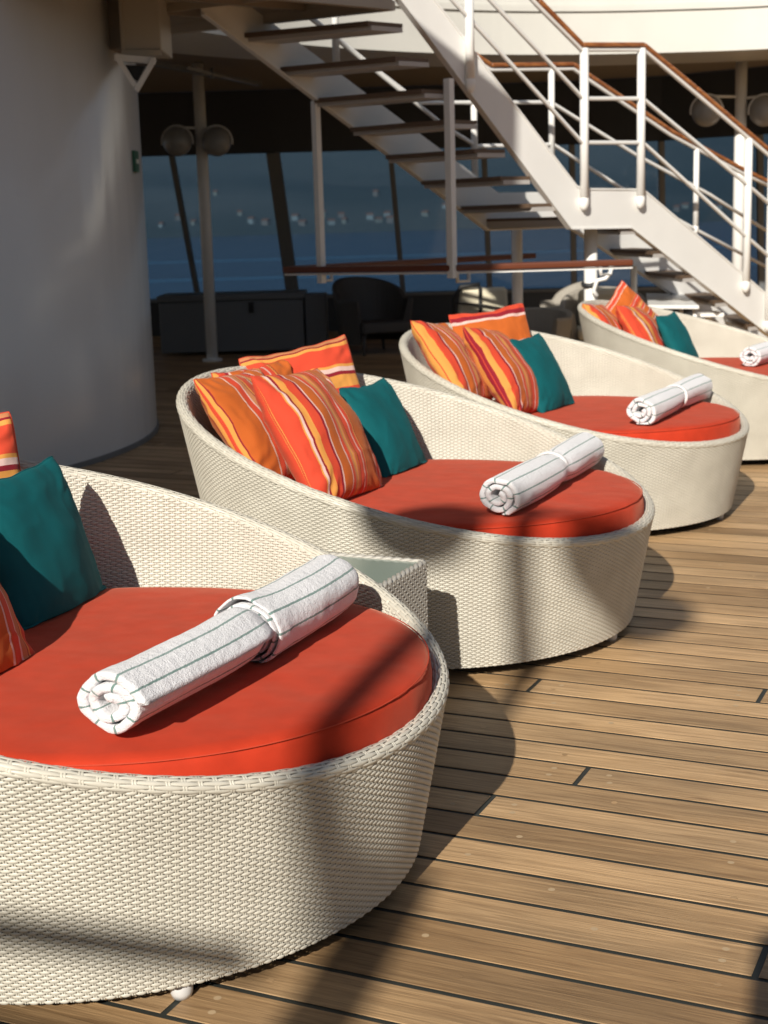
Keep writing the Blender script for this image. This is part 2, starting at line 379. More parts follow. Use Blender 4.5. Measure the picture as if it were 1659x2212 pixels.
RB, FL, HL, HH, PP, ZB = 0.7407, 0.19205, 0.433, 0.9293, 1.1333, 0.045
WALL = .036
def rimh(t): return HL + (HH-HL)*((1-np.cos(t))/2)**PP
cn = math.hypot(1, FL)
def bed_meshes():
    nst = 324; us = np.linspace(0, 2*np.pi, nst+1)
    def fn_out(u, v):
        R = RB + FL*v; c, s = np.cos(u), np.sin(u)
        return np.stack([R*c, R*s, v], -1), np.stack([c/cn, s/cn, -FL/cn+0*u], -1)
    def fn_in(u, v):
        R = RB + FL*v - WALL; c, s = np.cos(u), np.sin(u)
        return np.stack([R*c, R*s, v], -1), np.stack([-c/cn, -s/cn, FL/cn+0*u], -1)
    pv = .0069; rows = int((HH-ZB)/pv)+1
    out = []
    for fn, z0 in ((fn_out, ZB), (fn_in, .30)):
        nr = int((HH-z0)/pv)+1
        Vs, Fs, off = weave(fn, us, nr, pv, lambda U, V: V < rimh(U)-.010, .0031, .0038, .0013, per=6, sides=5, v0=z0, dip=.36, lo_h=.50)
        V2, F2, off = stakes(fn, us[:-1], lambda u: z0+0*u, lambda u: rimh(u)-.008, 1, .0024/.8, .0019, .0016, off)
        V = np.concatenate(Vs+V2); F = np.concatenate(Fs+F2); out.append(clean(V, F))
    # rim: woven band over the edge. u along the rim, v around the edge profile
    def fn_rim(u, v):
        h = rimh(u); R = RB + FL*h - WALL/2; c, s = np.cos(u), np.sin(u)
        dh = (rimh(u+1e-3)-rimh(u-1e-3))/2e-3
        a = v                                   # angle -pi*.62 (outside) .. pi*.62 (inside)
        er, ez = np.sin(-a), np.cos(a)
        rr = .0192; rz = .0165
        P = np.stack([(R+rr*er)*c, (R+rr*er)*s, h-.012+rz*ez], -1)
        n = np.stack([er*c/rr, er*s/rr, ez/rz], -1); n /= np.linalg.norm(n, axis=-1, keepdims=True)
        return P, n
    nr = 9; a0 = -2.15; pa = 4.3/nr
    us2 = np.linspace(0, 2*np.pi, 170+1)
    Vs, Fs, off = weave(fn_rim, us2, nr, pa, lambda U, V: V < 99, .0013, .0046, .0014, per=6, sides=5, v0=a0)
    V2, F2, off = stakes(fn_rim, us2[:-1], lambda u: a0+0*u, lambda u: -a0+0*u, 14, .0031, .0024, .0012, off)
    rim = clean(np.concatenate(Vs+V2), np.concatenate(Fs+F2))
    # solid core under the rim weave
    uu = np.linspace(0, 2*np.pi, 241)[:-1]; aa = np.linspace(0, 2*np.pi, 13)[:-1]
    h = rimh(uu); R = RB+FL*h-WALL/2
    er = np.cos(aa); ez = np.sin(aa)
    V = np.stack([(R[:, None]+.016*er)*np.cos(uu)[:, None], (R[:, None]+.016*er)*np.sin(uu)[:, None], h[:, None]-.013+.0145*ez], -1).reshape(-1, 3)
    i = np.arange(240)[:, None]; j = np.arange(12)[None, :]
    F = np.stack([i*12+j, ((i+1) % 240)*12+j, ((i+1) % 240)*12+(j+1) % 12, i*12+(j+1) % 12], -1).reshape(-1, 4)
    return out[0], out[1], rim, (V, F)
def cushion_mesh():
    RC, ZT, TH, SH = .662, .518, .135, .128
    nu = 160; prof = [(0, ZT+.006)] + [(q, ZT+.006-.004*q) for q in (.2, .4, .55)] + [(.625, ZT+.001), (.650, ZT-.004), (.660, ZT-.012), (.664, ZT-.026),
            (.667, ZT-.05), (.668, ZT-.08), (.664, ZT-.105), (.658, ZT-.12), (.645, ZT-.130), (.6, ZT-.135), (0, ZT-.135)]
    V = []
    for k in range(nu):
        t = 2*math.pi*k/nu; c, s = math.cos(t), math.sin(t)
        st = 1 if c > 0 else 1.24
        sag = .004*math.sin(3*t+.5)
        for i, (r, z) in enumerate(prof):
            rr = r + (.0035*noise.noise(Vector((c*6, s*6, z*14))) + .002*noise.noise(Vector((c*22, s*22, z*3))) if r > .6 else 0)
            x, y = rr*c*st, rr*s
            zz = z + (.006*noise.noise(Vector((x*2.2, y*2.2, 1))) + .0025*noise.noise(Vector((x*3, y*9, 4))) if i < 9 else 0)
            V.append((x+SH, y, zz))
    V = np.array(V); n = len(prof); i = np.arange(nu)[:, None]; j = np.arange(n-1)[None, :]
    F = np.stack([i*n+j, i*n+j+1, ((i+1) % nu)*n+j+1, ((i+1) % nu)*n+j], -1).reshape(-1, 4)
    return V, F, RC, ZT, SH
WO, WI, WR, WC = bed_meshes()
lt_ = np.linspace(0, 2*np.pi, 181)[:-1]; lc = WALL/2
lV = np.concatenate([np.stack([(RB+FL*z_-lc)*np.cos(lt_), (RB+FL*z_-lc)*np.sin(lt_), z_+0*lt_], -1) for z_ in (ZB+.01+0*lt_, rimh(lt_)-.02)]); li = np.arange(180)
ME_GAP = np_mesh('gap_shade', lV, np.stack([li, (li+1) % 180, 180+(li+1) % 180, 180+li], -1)); ME_GAP.materials.append(mat('gap_shade_tone', (.16, .14, .12), .8))  # dark sheet added in the hollow wall so the weave gaps look shaded
ME_OUT = np_mesh('outer_weave', *WO); ME_IN = np_mesh('inner_weave', *WI); ME_RIM = np_mesh('rim_weave', *WR); ME_CORE = np_mesh('rim_core', *WC)
for q in (ME_OUT, ME_IN, ME_RIM, ME_CORE): q.materials.append(M_WICK)
cV, cF, RC, ZT, SH = cushion_mesh(); ME_CUSH = np_mesh('seat_cushion', cV, cF); ME_CUSH.materials.append(M_RED)
pm = MB()
for zz, rr in ((ZT-.010, .6625), (ZT-.118, .662)):
    pm.tube([((rr*math.cos(t)*(1 if math.cos(t) > 0 else 1.24))+SH, rr*math.sin(t), zz) for t in np.linspace(0, 2*np.pi, 121)[:-1]], .0015, 6, closed=True)
# base plate + feet
bm_ = MB()
K = 64
bm_.prism([((RB-.03)*math.cos(2*math.pi*i/K), (RB-.03)*math.sin(2*math.pi*i/K), .31) for i in range(K)], (0, 0, .07))
ME_PLAT = bpy.data.meshes.new('platform'); ME_PLAT.from_pydata(bm_.v, [], bm_.f); ME_PLAT.materials.append(M_DARK)
sk = MB()
for t0_, rr in ((ZB-.004, RB-.002),):
    sk.tube([(rr*math.cos(t)-.012*math.cos(t), rr*math.sin(t)-.012*math.sin(t), ZB+.006) for t in np.linspace(0, 2*np.pi, 121)[:-1]], .011, 8, closed=True)
ME_HOOP = bpy.data.meshes.new('base_hoop'); ME_HOOP.from_pydata(sk.v, [], sk.f); ME_HOOP.materials.append(M_WICK)
ft = MB(); ft.tube([(0, 0, 0), (0, 0, .012), (0, 0, .05)], [.019, .023, .025], 20)
ME_FOOT = bpy.data.meshes.new('foot'); ME_FOOT.from_pydata(ft.v, [], ft.f); ME_FOOT.materials.append(M_FOOT)
ME_PIPE = bpy.data.meshes.new('cushion_piping'); ME_PIPE.from_pydata(pm.v, [], pm.f); ME_PIPE.materials.append(M_PIPE)
for q in (ME_HOOP, ME_FOOT, ME_PIPE): q.polygons.foreach_set('use_smooth', [True]*len(q.polygons))

BEDS = [(-.6867, 3.3060, -.3807), (.1686, 5.3396, -.5092), (1.0112, 7.3392, -.6367), (2.1791, 9.2270, -.4376)]
bed_lab = ['cream wicker round daybed nearest the camera, its low front rim filling the lower left',
           'cream wicker round daybed second in the row, behind the small wicker side table',
           'cream wicker round daybed third in the row, in full sun beside the open deck',
           'cream wicker round daybed farthest back, under the white stairs']
GB = 'round wicker daybeds in a row along the deck'
FOOT_A = [.42, 1.75, 3.2, 4.6, 5.6]
def foot_pos(px, py, bed):
    p = at_z(px, py, 0); return math.atan2(p[1]-bed[1], p[0]-bed[0])-bed[2]
fa = sorted([foot_pos(392, 2150, BEDS[0]), foot_pos(868, 1905, BEDS[0])])
feet = [fa[0], fa[1], fa[1]+1.3, fa[0]-1.3, fa[0]-2.5]
for i, (bx, by, bh) in enumerate(BEDS):
    r = empty('daybed', (bx, by, 0), bh, label=bed_lab[i], cat='daybed', group=GB)
    def part(name, me, par=r):
        o = bpy.data.objects.new(name, me); COL.objects.link(o); o.parent = par; return o
    part('outer_weave', ME_OUT); part('inner_weave', ME_IN); part('platform', ME_PLAT); part('gap_shade', ME_GAP)
    rm = part('rim', ME_CORE); part('rim_weave', ME_RIM, rm); part('base_hoop', ME_HOOP)
    cu_ = part('seat_cushion', ME_CUSH); part('piping', ME_PIPE, cu_)
    rot = [0, .85, foot_pos(1558, 1122, BEDS[2])-fa[1], 0][i]
    for a in [q+rot for q in feet]:
        f = part('foot', ME_FOOT); f.location = ((RB-.035)*math.cos(a), (RB-.035)*math.sin(a), 0)

# ------------------------------------------------------------------ pillows
def pillow(name, c, yaw, lean, roll, w, h, th, m, uoff=0., uscale=1., rot=False, seed=0, pinch=.065, slump=0., label='', group=None, cat='cushion'):
    n0 = np.array([math.cos(yaw), math.sin(yaw), 0]); e = np.array([-math.sin(yaw), math.cos(yaw), 0])
    up = math.cos(lean)*np.array([0, 0, 1.])-math.sin(lean)*n0
    nn = math.cos(lean)*n0+math.sin(lean)*np.array([0, 0, 1.])
    e2 = math.cos(roll)*e+math.sin(roll)*up; u2 = -math.sin(roll)*e+math.cos(roll)*up
    G = 57; V = []; UV = []
    for side in (1, -1):
        for i in range(G):
            for j in range(G):
                a = i/(G-1)*2-1; b = j/(G-1)*2-1
                # denser sampling near the seams
                a = math.copysign(1-(1-abs(a))**1.35, a); b = math.copysign(1-(1-abs(b))**1.35, b)
                rc = 1-.045*(a*a*b*b)**3
                x = a*rc*(1-pinch*(1-b*b)*(.4+.6*a*a)*.9); y = b*rc*(1-pinch*(1-a*a)*(.4+.6*b*b)*(1.7 if b > 0 else .9))
                prof = max(0, (1-a*a))**.44*max(0, (1-b*b))**.44
                t = th*.5*prof*(1-.10*(a*a+b*b))
                q = Vector((a*1.6+seed*3.1, b*1.6, side*2+seed))
                t *= 1+.16*noise.noise(q)
                edge = 1-prof
                # folds running into the corners and off the seams
                ca = math.atan2(abs(b)+1e-6, abs(a)+1e-6)
                cr_ = max(0, abs(a*b)-.25)
                wr = math.sin(ca*24+seed+3*noise.noise(q*2))*cr_*.014
                wr += noise.noise(Vector((a*9+seed, b*2.2, side)))*.006*(abs(a)**2) + noise.noise(Vector((a*2.2+seed, b*9, side)))*.006*(abs(b)**2)
                wr += noise.noise(Vector((a*3+seed*2, b*3, side*3)))*.006
                rdg = 1-abs(noise.noise(Vector((a*2.3+seed*5, b*2.3-seed, side*1.5)))*2.6); wr += max(0, rdg-.72)*.010
                if m is M_TEAL: wr *= .45
                tt = t + wr*(.35 if prof < .25 else 1)*min(1, prof*4)
                ys = y - slump*(1-y)*.0
                P = np.array(c) + e2*(x*w/2) + u2*(ys*h/2) + nn*(side*tt)
                # corner and edge waviness
                P = P + nn*(noise.noise(Vector((a*2+seed, b*2, 7)))*.012*edge) + u2*(noise.noise(Vector((a*3, b*1.3+seed, 3)))*.008)
                # base of the pillow is pressed flat on the seat
                if P[2] < ZT+.012: P[2] = ZT+.012+(P[2]-ZT-.012)*.12
                V.append(P); uu = (b if rot else a)*.5+.5
                UV.append((uu*uscale+uoff, (a if rot else b)*.5+.5))
    V = np.array(V); UV = np.array(UV)
    F1 = grid_faces(G, G); F2 = grid_faces(G, G, G*G)[:, ::-1]
    me = np_mesh(name, V, np.concatenate([F1, F2]), uv=UV); me.materials.append(m)
    # normals outwards
    o = bpy.data.objects.new(name, me); COL.objects.link(o)
    wl = o.modifiers.new('weld', 'WELD'); wl.merge_threshold = .0004
    # piped seam as a child
    ring = []
    for i in list(range(0, G-1)): ring.append(V[i*G])
    for j in list(range(0, G-1)): ring.append(V[(G-1)*G+j])
    for i in list(range(G-1, 0, -1)): ring.append(V[i*G+G-1])
    for j in list(range(G-1, 0, -1)): ring.append(V[j])
    mb = MB(); mb.tube(ring, .0028, 5, closed=True); sm = mb.build('seam', M_PIPE if m is M_STR else m, o, smooth=True)
    tag(o, label, cat, group)
    return o
def local(b, f, l): x, y, h = BEDS[b]; return x+f*math.cos(h)-l*math.sin(h), y+f*math.sin(h)+l*math.cos(h)
GT, GS = 'teal cushions on the daybeds', 'striped cushions on the daybeds'
# bed 1
pillow('teal_cushion', (-.905, 3.73, .668), -.30, .31, 0, .46, .47, .15, M_TEAL, seed=1, label='large teal cushion upright at the left edge on the nearest daybed', group=GT)
pillow('striped_cushion', (-1.02, 3.12, .69), -.33, .50, -.05, .52, .50, .21, M_STR, seed=2, uoff=.62, uscale=.8, label='striped cushion cut off by the left edge, its lower corner on the nearest daybed', group=GS)
x, y = local(0, -.70, .30)
pillow('striped_cushion', (x+.030, y+.03, .775), -1.25, .33, .10, .47, .46, .15, M_STR, rot=True, uoff=.76, uscale=-.45, seed=3, label='striped cushion mostly out of frame behind the large teal cushion', group=GS)
# bed 2
pillow('teal_cushion', (.012, 5.745, .67), -.459, .46, 0, .41, .44, .14, M_TEAL, seed=4, label='teal cushion leaning right of the striped ones on the second daybed', group=GT)
pillow('striped_cushion', (-.225, 5.195, .745), -.431, .55, -.06, .50, .54, .22, M_STR, seed=5, uoff=.35, uscale=1.0, label='front striped cushion with upright red and yellow stripes on the second daybed', group=GS)
pillow('striped_cushion', (-.465, 5.48, .74), -.397, .60, -.02, .49, .50, .19, M_STR, seed=6, uoff=-.03, uscale=.95, label='plain-orange-ended striped cushion at the left rim of the second daybed', group=GS)
pillow('striped_cushion', (-.295, 5.93, .785), -1.22, .36, .16, .49, .47, .16, M_STR, rot=True, uoff=.76, uscale=-.45, seed=7, label='striped cushion with level stripes standing highest on the second daybed', group=GS)
pillow('striped_cushion', (-.44, 5.72, .765), -.75, .5, .05, .42, .42, .14, M_STR, seed=8, uoff=.5, uscale=.7, label='mostly hidden striped cushion between two others at the back of the second daybed', group=GS)
# bed 3
pillow('teal_cushion', (.824, 7.463, .69), -.50, .46, 0, .44, .45, .15, M_TEAL, seed=9, label='teal cushion beside three striped ones on the third daybed', group=GT)
pillow('striped_cushion', (.625, 7.29, .735), -.37, .58, -.14, .49, .52, .20, M_STR, seed=10, uoff=.47, uscale=.85, label='front striped cushion next to the teal one on the third daybed', group=GS)
pillow('striped_cushion', (.355, 7.12, .80), -.30, .62, -.14, .46, .50, .18, M_STR, seed=11, uoff=.49, uscale=.8, label='striped cushion against the left rim of the third daybed', group=GS)
x, y = local(2, -.745, .27)
pillow('striped_cushion', (x+.06, y, .80), -1.28, .38, .10, .46, .44, .15, M_STR, rot=True, uoff=.88, uscale=-.30, seed=12, label='orange striped cushion with level stripes at the back of the third daybed', group=GS)
# bed 4
pillow('teal_cushion', (1.91, 9.33, .67), -.50, .46, 0, .40, .42, .13, M_TEAL, seed=13, label='small-looking teal cushion on the farthest daybed', group=GT)
pillow('striped_cushion', (1.70, 9.36, .71), -.40, .58, -.1, .48, .48, .19, M_STR, seed=14, uoff=.35, uscale=.6, label='front striped cushion with a yellow stripe on the farthest daybed', group=GS)
pillow('striped_cushion', (1.47, 9.38, .745), -.32, .6, -.1, .46, .44, .17, M_STR, seed=15, uoff=.50, uscale=.7, label='striped cushion against the left rim of the farthest daybed', group=GS)
pillow('striped_cushion', (1.66, 9.78, .79), -1.1, .3, .75, .40, .40, .14, M_STR, rot=True, uoff=.3, seed=16, label='striped cushion with one corner pointing up at the back of the farthest daybed', group=GS)

# ------------------------------------------------------------------ rolled towels
def spiral_roll(r_out, turns, thick, length, x0, seed, flat=.92, squash=.0, lean=0, nseg=46, endround=(.2, .2), rfun=None, r_in=.012, sq=.0):
    """returns V,F,UV of a rolled sheet along +x starting at x0"""
    na = int(turns*40); th = np.linspace(0, turns*2*np.pi, na)
    pitch = (r_out-r_in)/turns
    s = np.concatenate([[0], np.cumsum(np.hypot(np.diff(th)*(r_in+pitch*th[:-1]/2/np.pi), pitch*np.diff(th)/2/np.pi))])
    xs = np.linspace(0, 1, nseg+1); xs = .5-.5*np.cos(xs*np.pi)*(.55+.45*np.abs(np.cos(xs*np.pi)))
    V = np.zeros((2, nseg+1, na, 3)); UV = np.zeros((2, nseg+1, na, 2))
    for i, xr in enumerate(xs):
        for k in range(na):
            rr = r_in+pitch*th[k]/2/np.pi
            ang = th[k] + seed
            lump = 1+.10*noise.noise(Vector((math.cos(ang)*1.2, math.sin(ang)*1.2, seed+xr*1.2))) + .045*noise.noise(Vector((math.cos(ang)*2.5, math.sin(ang)*2.5, seed*2+xr*4+th[k]*.05))) + .018*noise.noise(Vector((math.cos(ang)*6, math.sin(ang)*6, xr*14)))
            if xr < .12 or xr > .88:
                lump += .10*noise.noise(Vector((th[k]*1.1, seed, 4)))
            sc = rfun(xr) if rfun else 1.
            for q, dr in ((0, thick*.5), (1, -thick*.5)):
                e = 1.
                dd = min(xr, 1-xr)*length
                if dd < .006: dr2 = dr*(.35+.65*math.sqrt(max(0, 1-(1-dd/.006)**2)))
                else: dr2 = dr
                R = (rr*(lump+sq*math.cos(4*ang+.5)*(th[k]/th[-1]))*sc+dr2)
                y, z = R*math.cos(ang), R*math.sin(ang)*flat
                # wraps end at slightly different lengths
                ex = .010*noise.noise(Vector((th[k]*.7, seed, 9)))
                x = x0+xr*length + (ex if xr < .5 else -ex)*(1-2*min(xr, .5) if xr < .5 else 1-2*min(1-xr, .5))
                y += .011*math.sin(xr*3.6+seed*2)
                V[q, i, k] = (x, y, max(z, -r_out*flat*.93))
                UV[q, i, k] = (s[k]+.01, xr*length)
    n1 = (nseg+1)*na
    F = [grid_faces(nseg+1, na), grid_faces(nseg+1, na, n1)[:, ::-1]]
    k = np.arange(na-1)
    for i in (0, nseg):
        a = i*na+k; f = np.stack([a, a+1, n1+a+1, n1+a], -1); F.append(f if i == 0 else f[:, ::-1])
    i = np.arange(nseg)*na
    for k0 in (0, na-1):
        a = i+k0; F.append(np.stack([a, a+na, n1+a+na, n1+a], -1))
    return V.reshape(-1, 3), np.concatenate(F), UV.reshape(-1, 2)
def towel(parts, a, b, r, label, band=None, flat=.92):
    """a, b: where the roll touches the seat at its near and far end"""
    a = np.array(a); b = np.array(b); d = b-a; Lg = math.hypot(d[0], d[1]); hd = math.atan2(d[1], d[0])
    Vs = []; Fs = []; Us = []; off = 0
    for p in parts:
        V, F, U = spiral_roll(**p); Vs.append(V); Fs.append(F+off); Us.append(U); off += len(V)
    me = np_mesh('rolled_towel', np.concatenate(Vs), np.concatenate(Fs), uv=np.concatenate(Us)); me.materials.append(M_TOW)
    o = bpy.data.objects.new('rolled_towel', me); COL.objects.link(o)
    o.location = (a[0], a[1], ZT+.006+r*flat*.95); o.rotation_euler = (0, 0, hd)
    tag(o, label, 'towel', 'rolled towels on the daybeds')
    if band:
        mb = MB(); n = 64
        for (x0, w, R) in band:
            prof = [(x0-w/2, R-.004), (x0-w/2+.006, R+.002), (x0, R+.004), (x0+w/2-.006, R+.002), (x0+w/2, R-.004), (x0, R-.010)]
            i0 = len(mb.v); m_ = len(prof)
            for k in range(n):
                t = 2*math.pi*k/n
                for (px_, pr) in prof:
                    q = pr*(1+.03*noise.noise(Vector((math.cos(t)*2, math.sin(t)*2, x0*9)))); mb.v.append((px_+.010*math.sin(t+1)+.004*math.sin(t*3), q*math.cos(t), max(q*math.sin(t)*flat, -r*flat*.97)))
            for k in range(n):
                for j in range(m_):
                    mb.f.append((i0+k*m_+j, i0+((k+1) % n)*m_+j, i0+((k+1) % n)*m_+(j+1) % m_, i0+k*m_+(j+1) % m_))
        bo = mb.build('band', M_TOWB, None, smooth=True); bo.parent = o
    return o, Lg
# towel 1: two rolls nested at a waist
a1, b1_ = at_z(250, 1612, ZT), at_z(722, 1322, ZT)
hv = (b1_-a1)/np.linalg.norm(b1_-a1)
L1 = float(np.linalg.norm(b1_-a1))
towel([dict(r_out=.077, turns=2.3, thick=.023, length=L1*.53, x0=0, seed=1.1, flat=.79, r_in=.018, sq=.045, rfun=lambda x: 1-.34*max(0, (x-.86)/.14)**1.8),
       dict(r_out=.079, turns=4.0, thick=.0075, length=L1*.47, x0=L1*.53, seed=-1.75, flat=.95, r_in=.03, rfun=lambda x: 1+.10*math.exp(-(x/.16)**2)-.10*max(0, (x-.9)/.1)**2)],
      a1, b1_, .085, 'large rolled white towel with green pinstripes and a waist, on the nearest daybed')
for k, (pa_, pb_, lab) in enumerate([((1070, 1119), (1283, 1000), 'rolled white striped towel with a white band on the second daybed'),
                       ((1377, 922), (1522, 860), 'rolled white striped towel with a white band on the third daybed'),
                       ((1616, 795), (1730, 762), 'rolled towel cut off by the right edge on the farthest daybed')]):
    a = at_z(*pa_, ZT); b = at_z(*pb_, ZT); Lg = float(np.linalg.norm(b-a))
    if Lg > 1.1: b = a+(b-a)/Lg*1.05; Lg = 1.05
    towel([dict(r_out=.072, turns=2.4, thick=.020, r_in=.016, sq=.03, length=Lg, x0=0, seed=-4.3+k*.45, rfun=lambda x: 1-.16*math.exp(-((x-.55)/.06)**2)+.03*math.sin(x*9), flat=.88)], a, b, .078, lab,
          band=[(Lg*.55, .034, .068)], flat=.88)

# ------------------------------------------------------------------ wicker side table between the first two daybeds
def side_table():
    C0 = np.array([.127, 4.22]); d1 = np.array([math.cos(R_(155)), math.sin(R_(155))]); d2 = -np.array([math.cos(R_(65)), math.sin(R_(65))])
    wA, wB, hz = .42, .34, .495
    cen = C0+d1*wA/2+d2*wB/2
    r = empty('side_table', (cen[0], cen[1], 0), 0, label='small square wicker side table with a glass top between the first two daybeds', cat='table')
    cs = [C0, C0+d1*wA, C0+d1*wA+d2*wB, C0+d2*wB]
    per = [wA, wB, wA, wB]
    Vs = []; Fs = []; off = 0
    rad = .022
    # rounded square path
    pts = []; nrm = []
    ctr = cen
    for i in range(4):
        p = cs[i]; a = cs[i-1]; b = cs[(i+1) % 4]
        ua = (a-p)/np.linalg.norm(a-p); ub = (b-p)/np.linalg.norm(b-p); q = p+ua*rad+ub*rad
        for k in range(7):
            t = k/6*math.pi/2; n = -(ub*math.cos(t)+ua*math.sin(t)); pts.append(q+n*rad); nrm.append(n)
    pts = np.array(pts+[pts[0]]); nrm = np.array(nrm+[nrm[0]])
    sl = np.concatenate([[0], np.cumsum(np.linalg.norm(np.diff(pts, axis=0), axis=1))]); tot = sl[-1]
    def fn(u, v):
        x = np.interp(u % tot, sl, pts[:, 0]); y = np.interp(u % tot, sl, pts[:, 1]); nx = np.interp(u % tot, sl, nrm[:, 0]); ny = np.interp(u % tot, sl, nrm[:, 1])
        return np.stack([x, y, v], -1), np.stack([nx, ny, 0*x], -1)
    ns = 96; us = np.linspace(0, tot, ns+1)
    V1, F1, off = weave(fn, us, int((hz-.03)/.0115), .0115, lambda U, V: V < 9, .0034, .0036, .0024, per=5, sides=5, v0=.03, dip=.75, lo_h=.35)
    V2, F2, off = stakes(fn, us[:-1], lambda u: .03+0*u, lambda u: hz+0*u, 1, .003, .0026, .002, off)
    V, F = clean(np.concatenate(V1+V2), np.concatenate(F1+F2)); me = np_mesh('woven_body', V-np.array([cen[0], cen[1], 0]), F); me.materials.append(M_WICKT)
    o = bpy.data.objects.new('woven_body', me); COL.objects.link(o); o.parent = r
    m = MB(); inner = [((p-ctr)*.93+ctr) for p in cs]
    m.prism([(p[0], p[1], .03) for p in inner], (0, 0, hz-.045)); m.build('frame', M_DARK, r)
    # woven rolled edge
    m = MB(); N_ = 120
    for ph in (0, math.pi):
        path = []
        for k in range(N_):
            u = k/N_*tot; P, n_ = fn(np.array([u]), np.array([hz])); a = 2*math.pi*k/N_*24+ph
            path.append(P[0]-n_[0]*.010+n_[0]*.006*math.cos(a)+np.array([0, 0, .004*math.sin(a)]))
        m.tube(path, .0075, 6, closed=True)
    m.build('rolled_edge', M_WICKT, r, smooth=True)
    g = mat('table_glass', (.33, .40, .34), .12); bsdf(g).inputs['Specular IOR Level'].default_value = .6; bsdf(g).inputs['Alpha'].default_value = .82
    m = MB(); inner = [((p-ctr)*.91+ctr) for p in cs]; m.prism([(p[0], p[1], hz-.006) for p in inner], (0, 0, .008)); m.build('glass_top', g, r, bevel=.002)
side_table()

# ------------------------------------------------------------------ the casing at the left (round white wall)
cyC, cyR = np.array([-5.06, 10.47]), 3.4
def cyl_pt(ang, z, dr=0): return (cyC[0]+(cyR+dr)*math.cos(ang), cyC[1]+(cyR+dr)*math.sin(ang), z)
m = MB(); K = 160; i0 = 0
for z in (0, 4.2):
    for k in range(K): m.v.append(cyl_pt(2*math.pi*k/K, z))
for k in range(K): m.f.append((k, (k+1) % K, K+(k+1) % K, K+k))
m.f.append(tuple(range(K, 2*K)))
cyl = empty('round_casing', (cyC[0], cyC[1], 0), label='big round white-painted casing wall in shade at the left', cat='wall')
m.build('casing_wall', M_CYL, cyl, smooth=True)
m = MB()
for k in range(-30, 12):
    a, b = R_(k*3), R_(k*3+3)
    m.prism([cyl_pt(a, 0.0), cyl_pt(b, 0.0), cyl_pt(b, 0.0, .012), cyl_pt(a, 0.0, .012)], (0, 0, .035))
m.build('base_trim', M_GREY, cyl)

# exit sign on the casing
M_SIGN = mat('sign_green', (.008, .09, .045), .5); M_SIGNW = mat('sign_white', (.6, .65, .6), .5)
sg_a = math.atan2(10.75-cyC[1], -1.70-cyC[0])
# find the angle on the wall whose picture position is x=291
best = None
for q in np.linspace(-1.2, .3, 600):
    P = np.array(cyl_pt(q, 1.9)); d = P-O; zc = d@fw; sx = W0/2+F0*(d@cr)/zc
    if best is None or abs(sx-290) < best[0]: best = (abs(sx-290), q, P)
qa = best[1]; dist = best[2][1]
zt, zb = [at_y(291, yy, dist)[2] for yy in (326, 372)]
n_ = np.array([math.cos(qa), math.sin(qa), 0]); t_ = np.array([-math.sin(qa), math.cos(qa), 0])
pc = np.array(cyl_pt(qa, (zt+zb)/2, .012)); hh = zt-zb
sg = empty('exit_sign', tuple(pc), label='small green sign seen edge-on on the round white wall', cat='sign')
m = MB(); m.box(pc, (.02, hh*.95, hh), ax=(n_, t_, (0, 0, 1))); m.build('sign_board', M_SIGN, sg, bevel=.002)
m = MB(); m.bar(pc+n_*.012-t_*.04, pc+n_*.012+t_*.04, .03, .004, up=n_)
m.build('pictogram', M_SIGNW, sg)

# ------------------------------------------------------------------ stairs
HS = R_(40); SP0 = np.array([1.304, 11.0, 0]); sh_ = np.array([math.cos(HS), math.sin(HS), 0]); sn = np.array([-math.sin(HS), math.cos(HS), 0])
WS = .90
def nearp(Lx, z, off=0): return SP0+sh_*Lx+np.array([0, 0, z])+sn*off
def npx(px, py, off=0): P = at_v(px, py, SP0+sn*off, HS); return ((P-SP0)@sh_, P[2])
st = empty('staircase', tuple(SP0), label='white steel open-riser staircase with a landing coming down to the right', cat='staircase')
near_poly = [(-2.25, 3.66), (-1.49, 2.96), (.21, 1.385), (.90, 1.375), (2.72, .42), (3.60, 0.0), (4.2, 0.0), (2.71, .75), (1.03, 1.665), (.32, 1.675), (.26, 1.70), (-1.15, 2.94), (-2.25, 3.93)]
m = MB(); m.prism([nearp(a, z) for a, z in near_poly][::-1], sn*.014)
# flanges along the near stringer (top and bottom)
m.build('stringer', M_WHITE, st)
m = MB()
for i in range(0, 5): m.bar(nearp(*near_poly[i], .02), nearp(*near_poly[i+1], .02), .055, .012, up=(0, 0, 1) if i != 5 else (1, 0, 0))
for i in range(7, 12): m.bar(nearp(*near_poly[i], .02), nearp(*near_poly[i+1], .02), .055, .012)
m.build('stringer_flange', M_WHITE, st)
far_low = [npx(*p, WS) for p in ((564, 113), (667, 211), (775, 302), (919, 398), (1057, 495))]
fl_low = [npx(*p, WS) for p in ((1240, 497), (1357, 577), (1460, 639))]
k1 = np.polyfit([a for a, _ in far_low], [b for _, b in far_low], 1); k2 = np.polyfit([a for a, _ in fl_low], [b for _, b in fl_low], 1)
def L_at(k, z): return (z-k[1])/k[0]
la = L_at(k1, 1.385); lb = L_at(k2, 1.385); VH = .40
fp = [(-2.4, np.polyval(k1, -2.4)), (la, 1.385), (lb, 1.385), (L_at(k2, 0), 0), (L_at(k2, 0)+.55, 0), (lb+.10, 1.385+.29), (la+.14, 1.385+.29), (-2.4, np.polyval(k1, -2.4)+VH*.72)]
m = MB(); m.prism([nearp(a, z, WS) for a, z in fp][::-1], sn*.014); m.build('stringer', M_WHITE, st)
m = MB()
for i in (0, 1, 2): m.bar(nearp(*fp[i], WS-.01), nearp(*fp[i+1], WS-.01), .055, .012)
m.build('stringer_flange', M_WHITE, st)
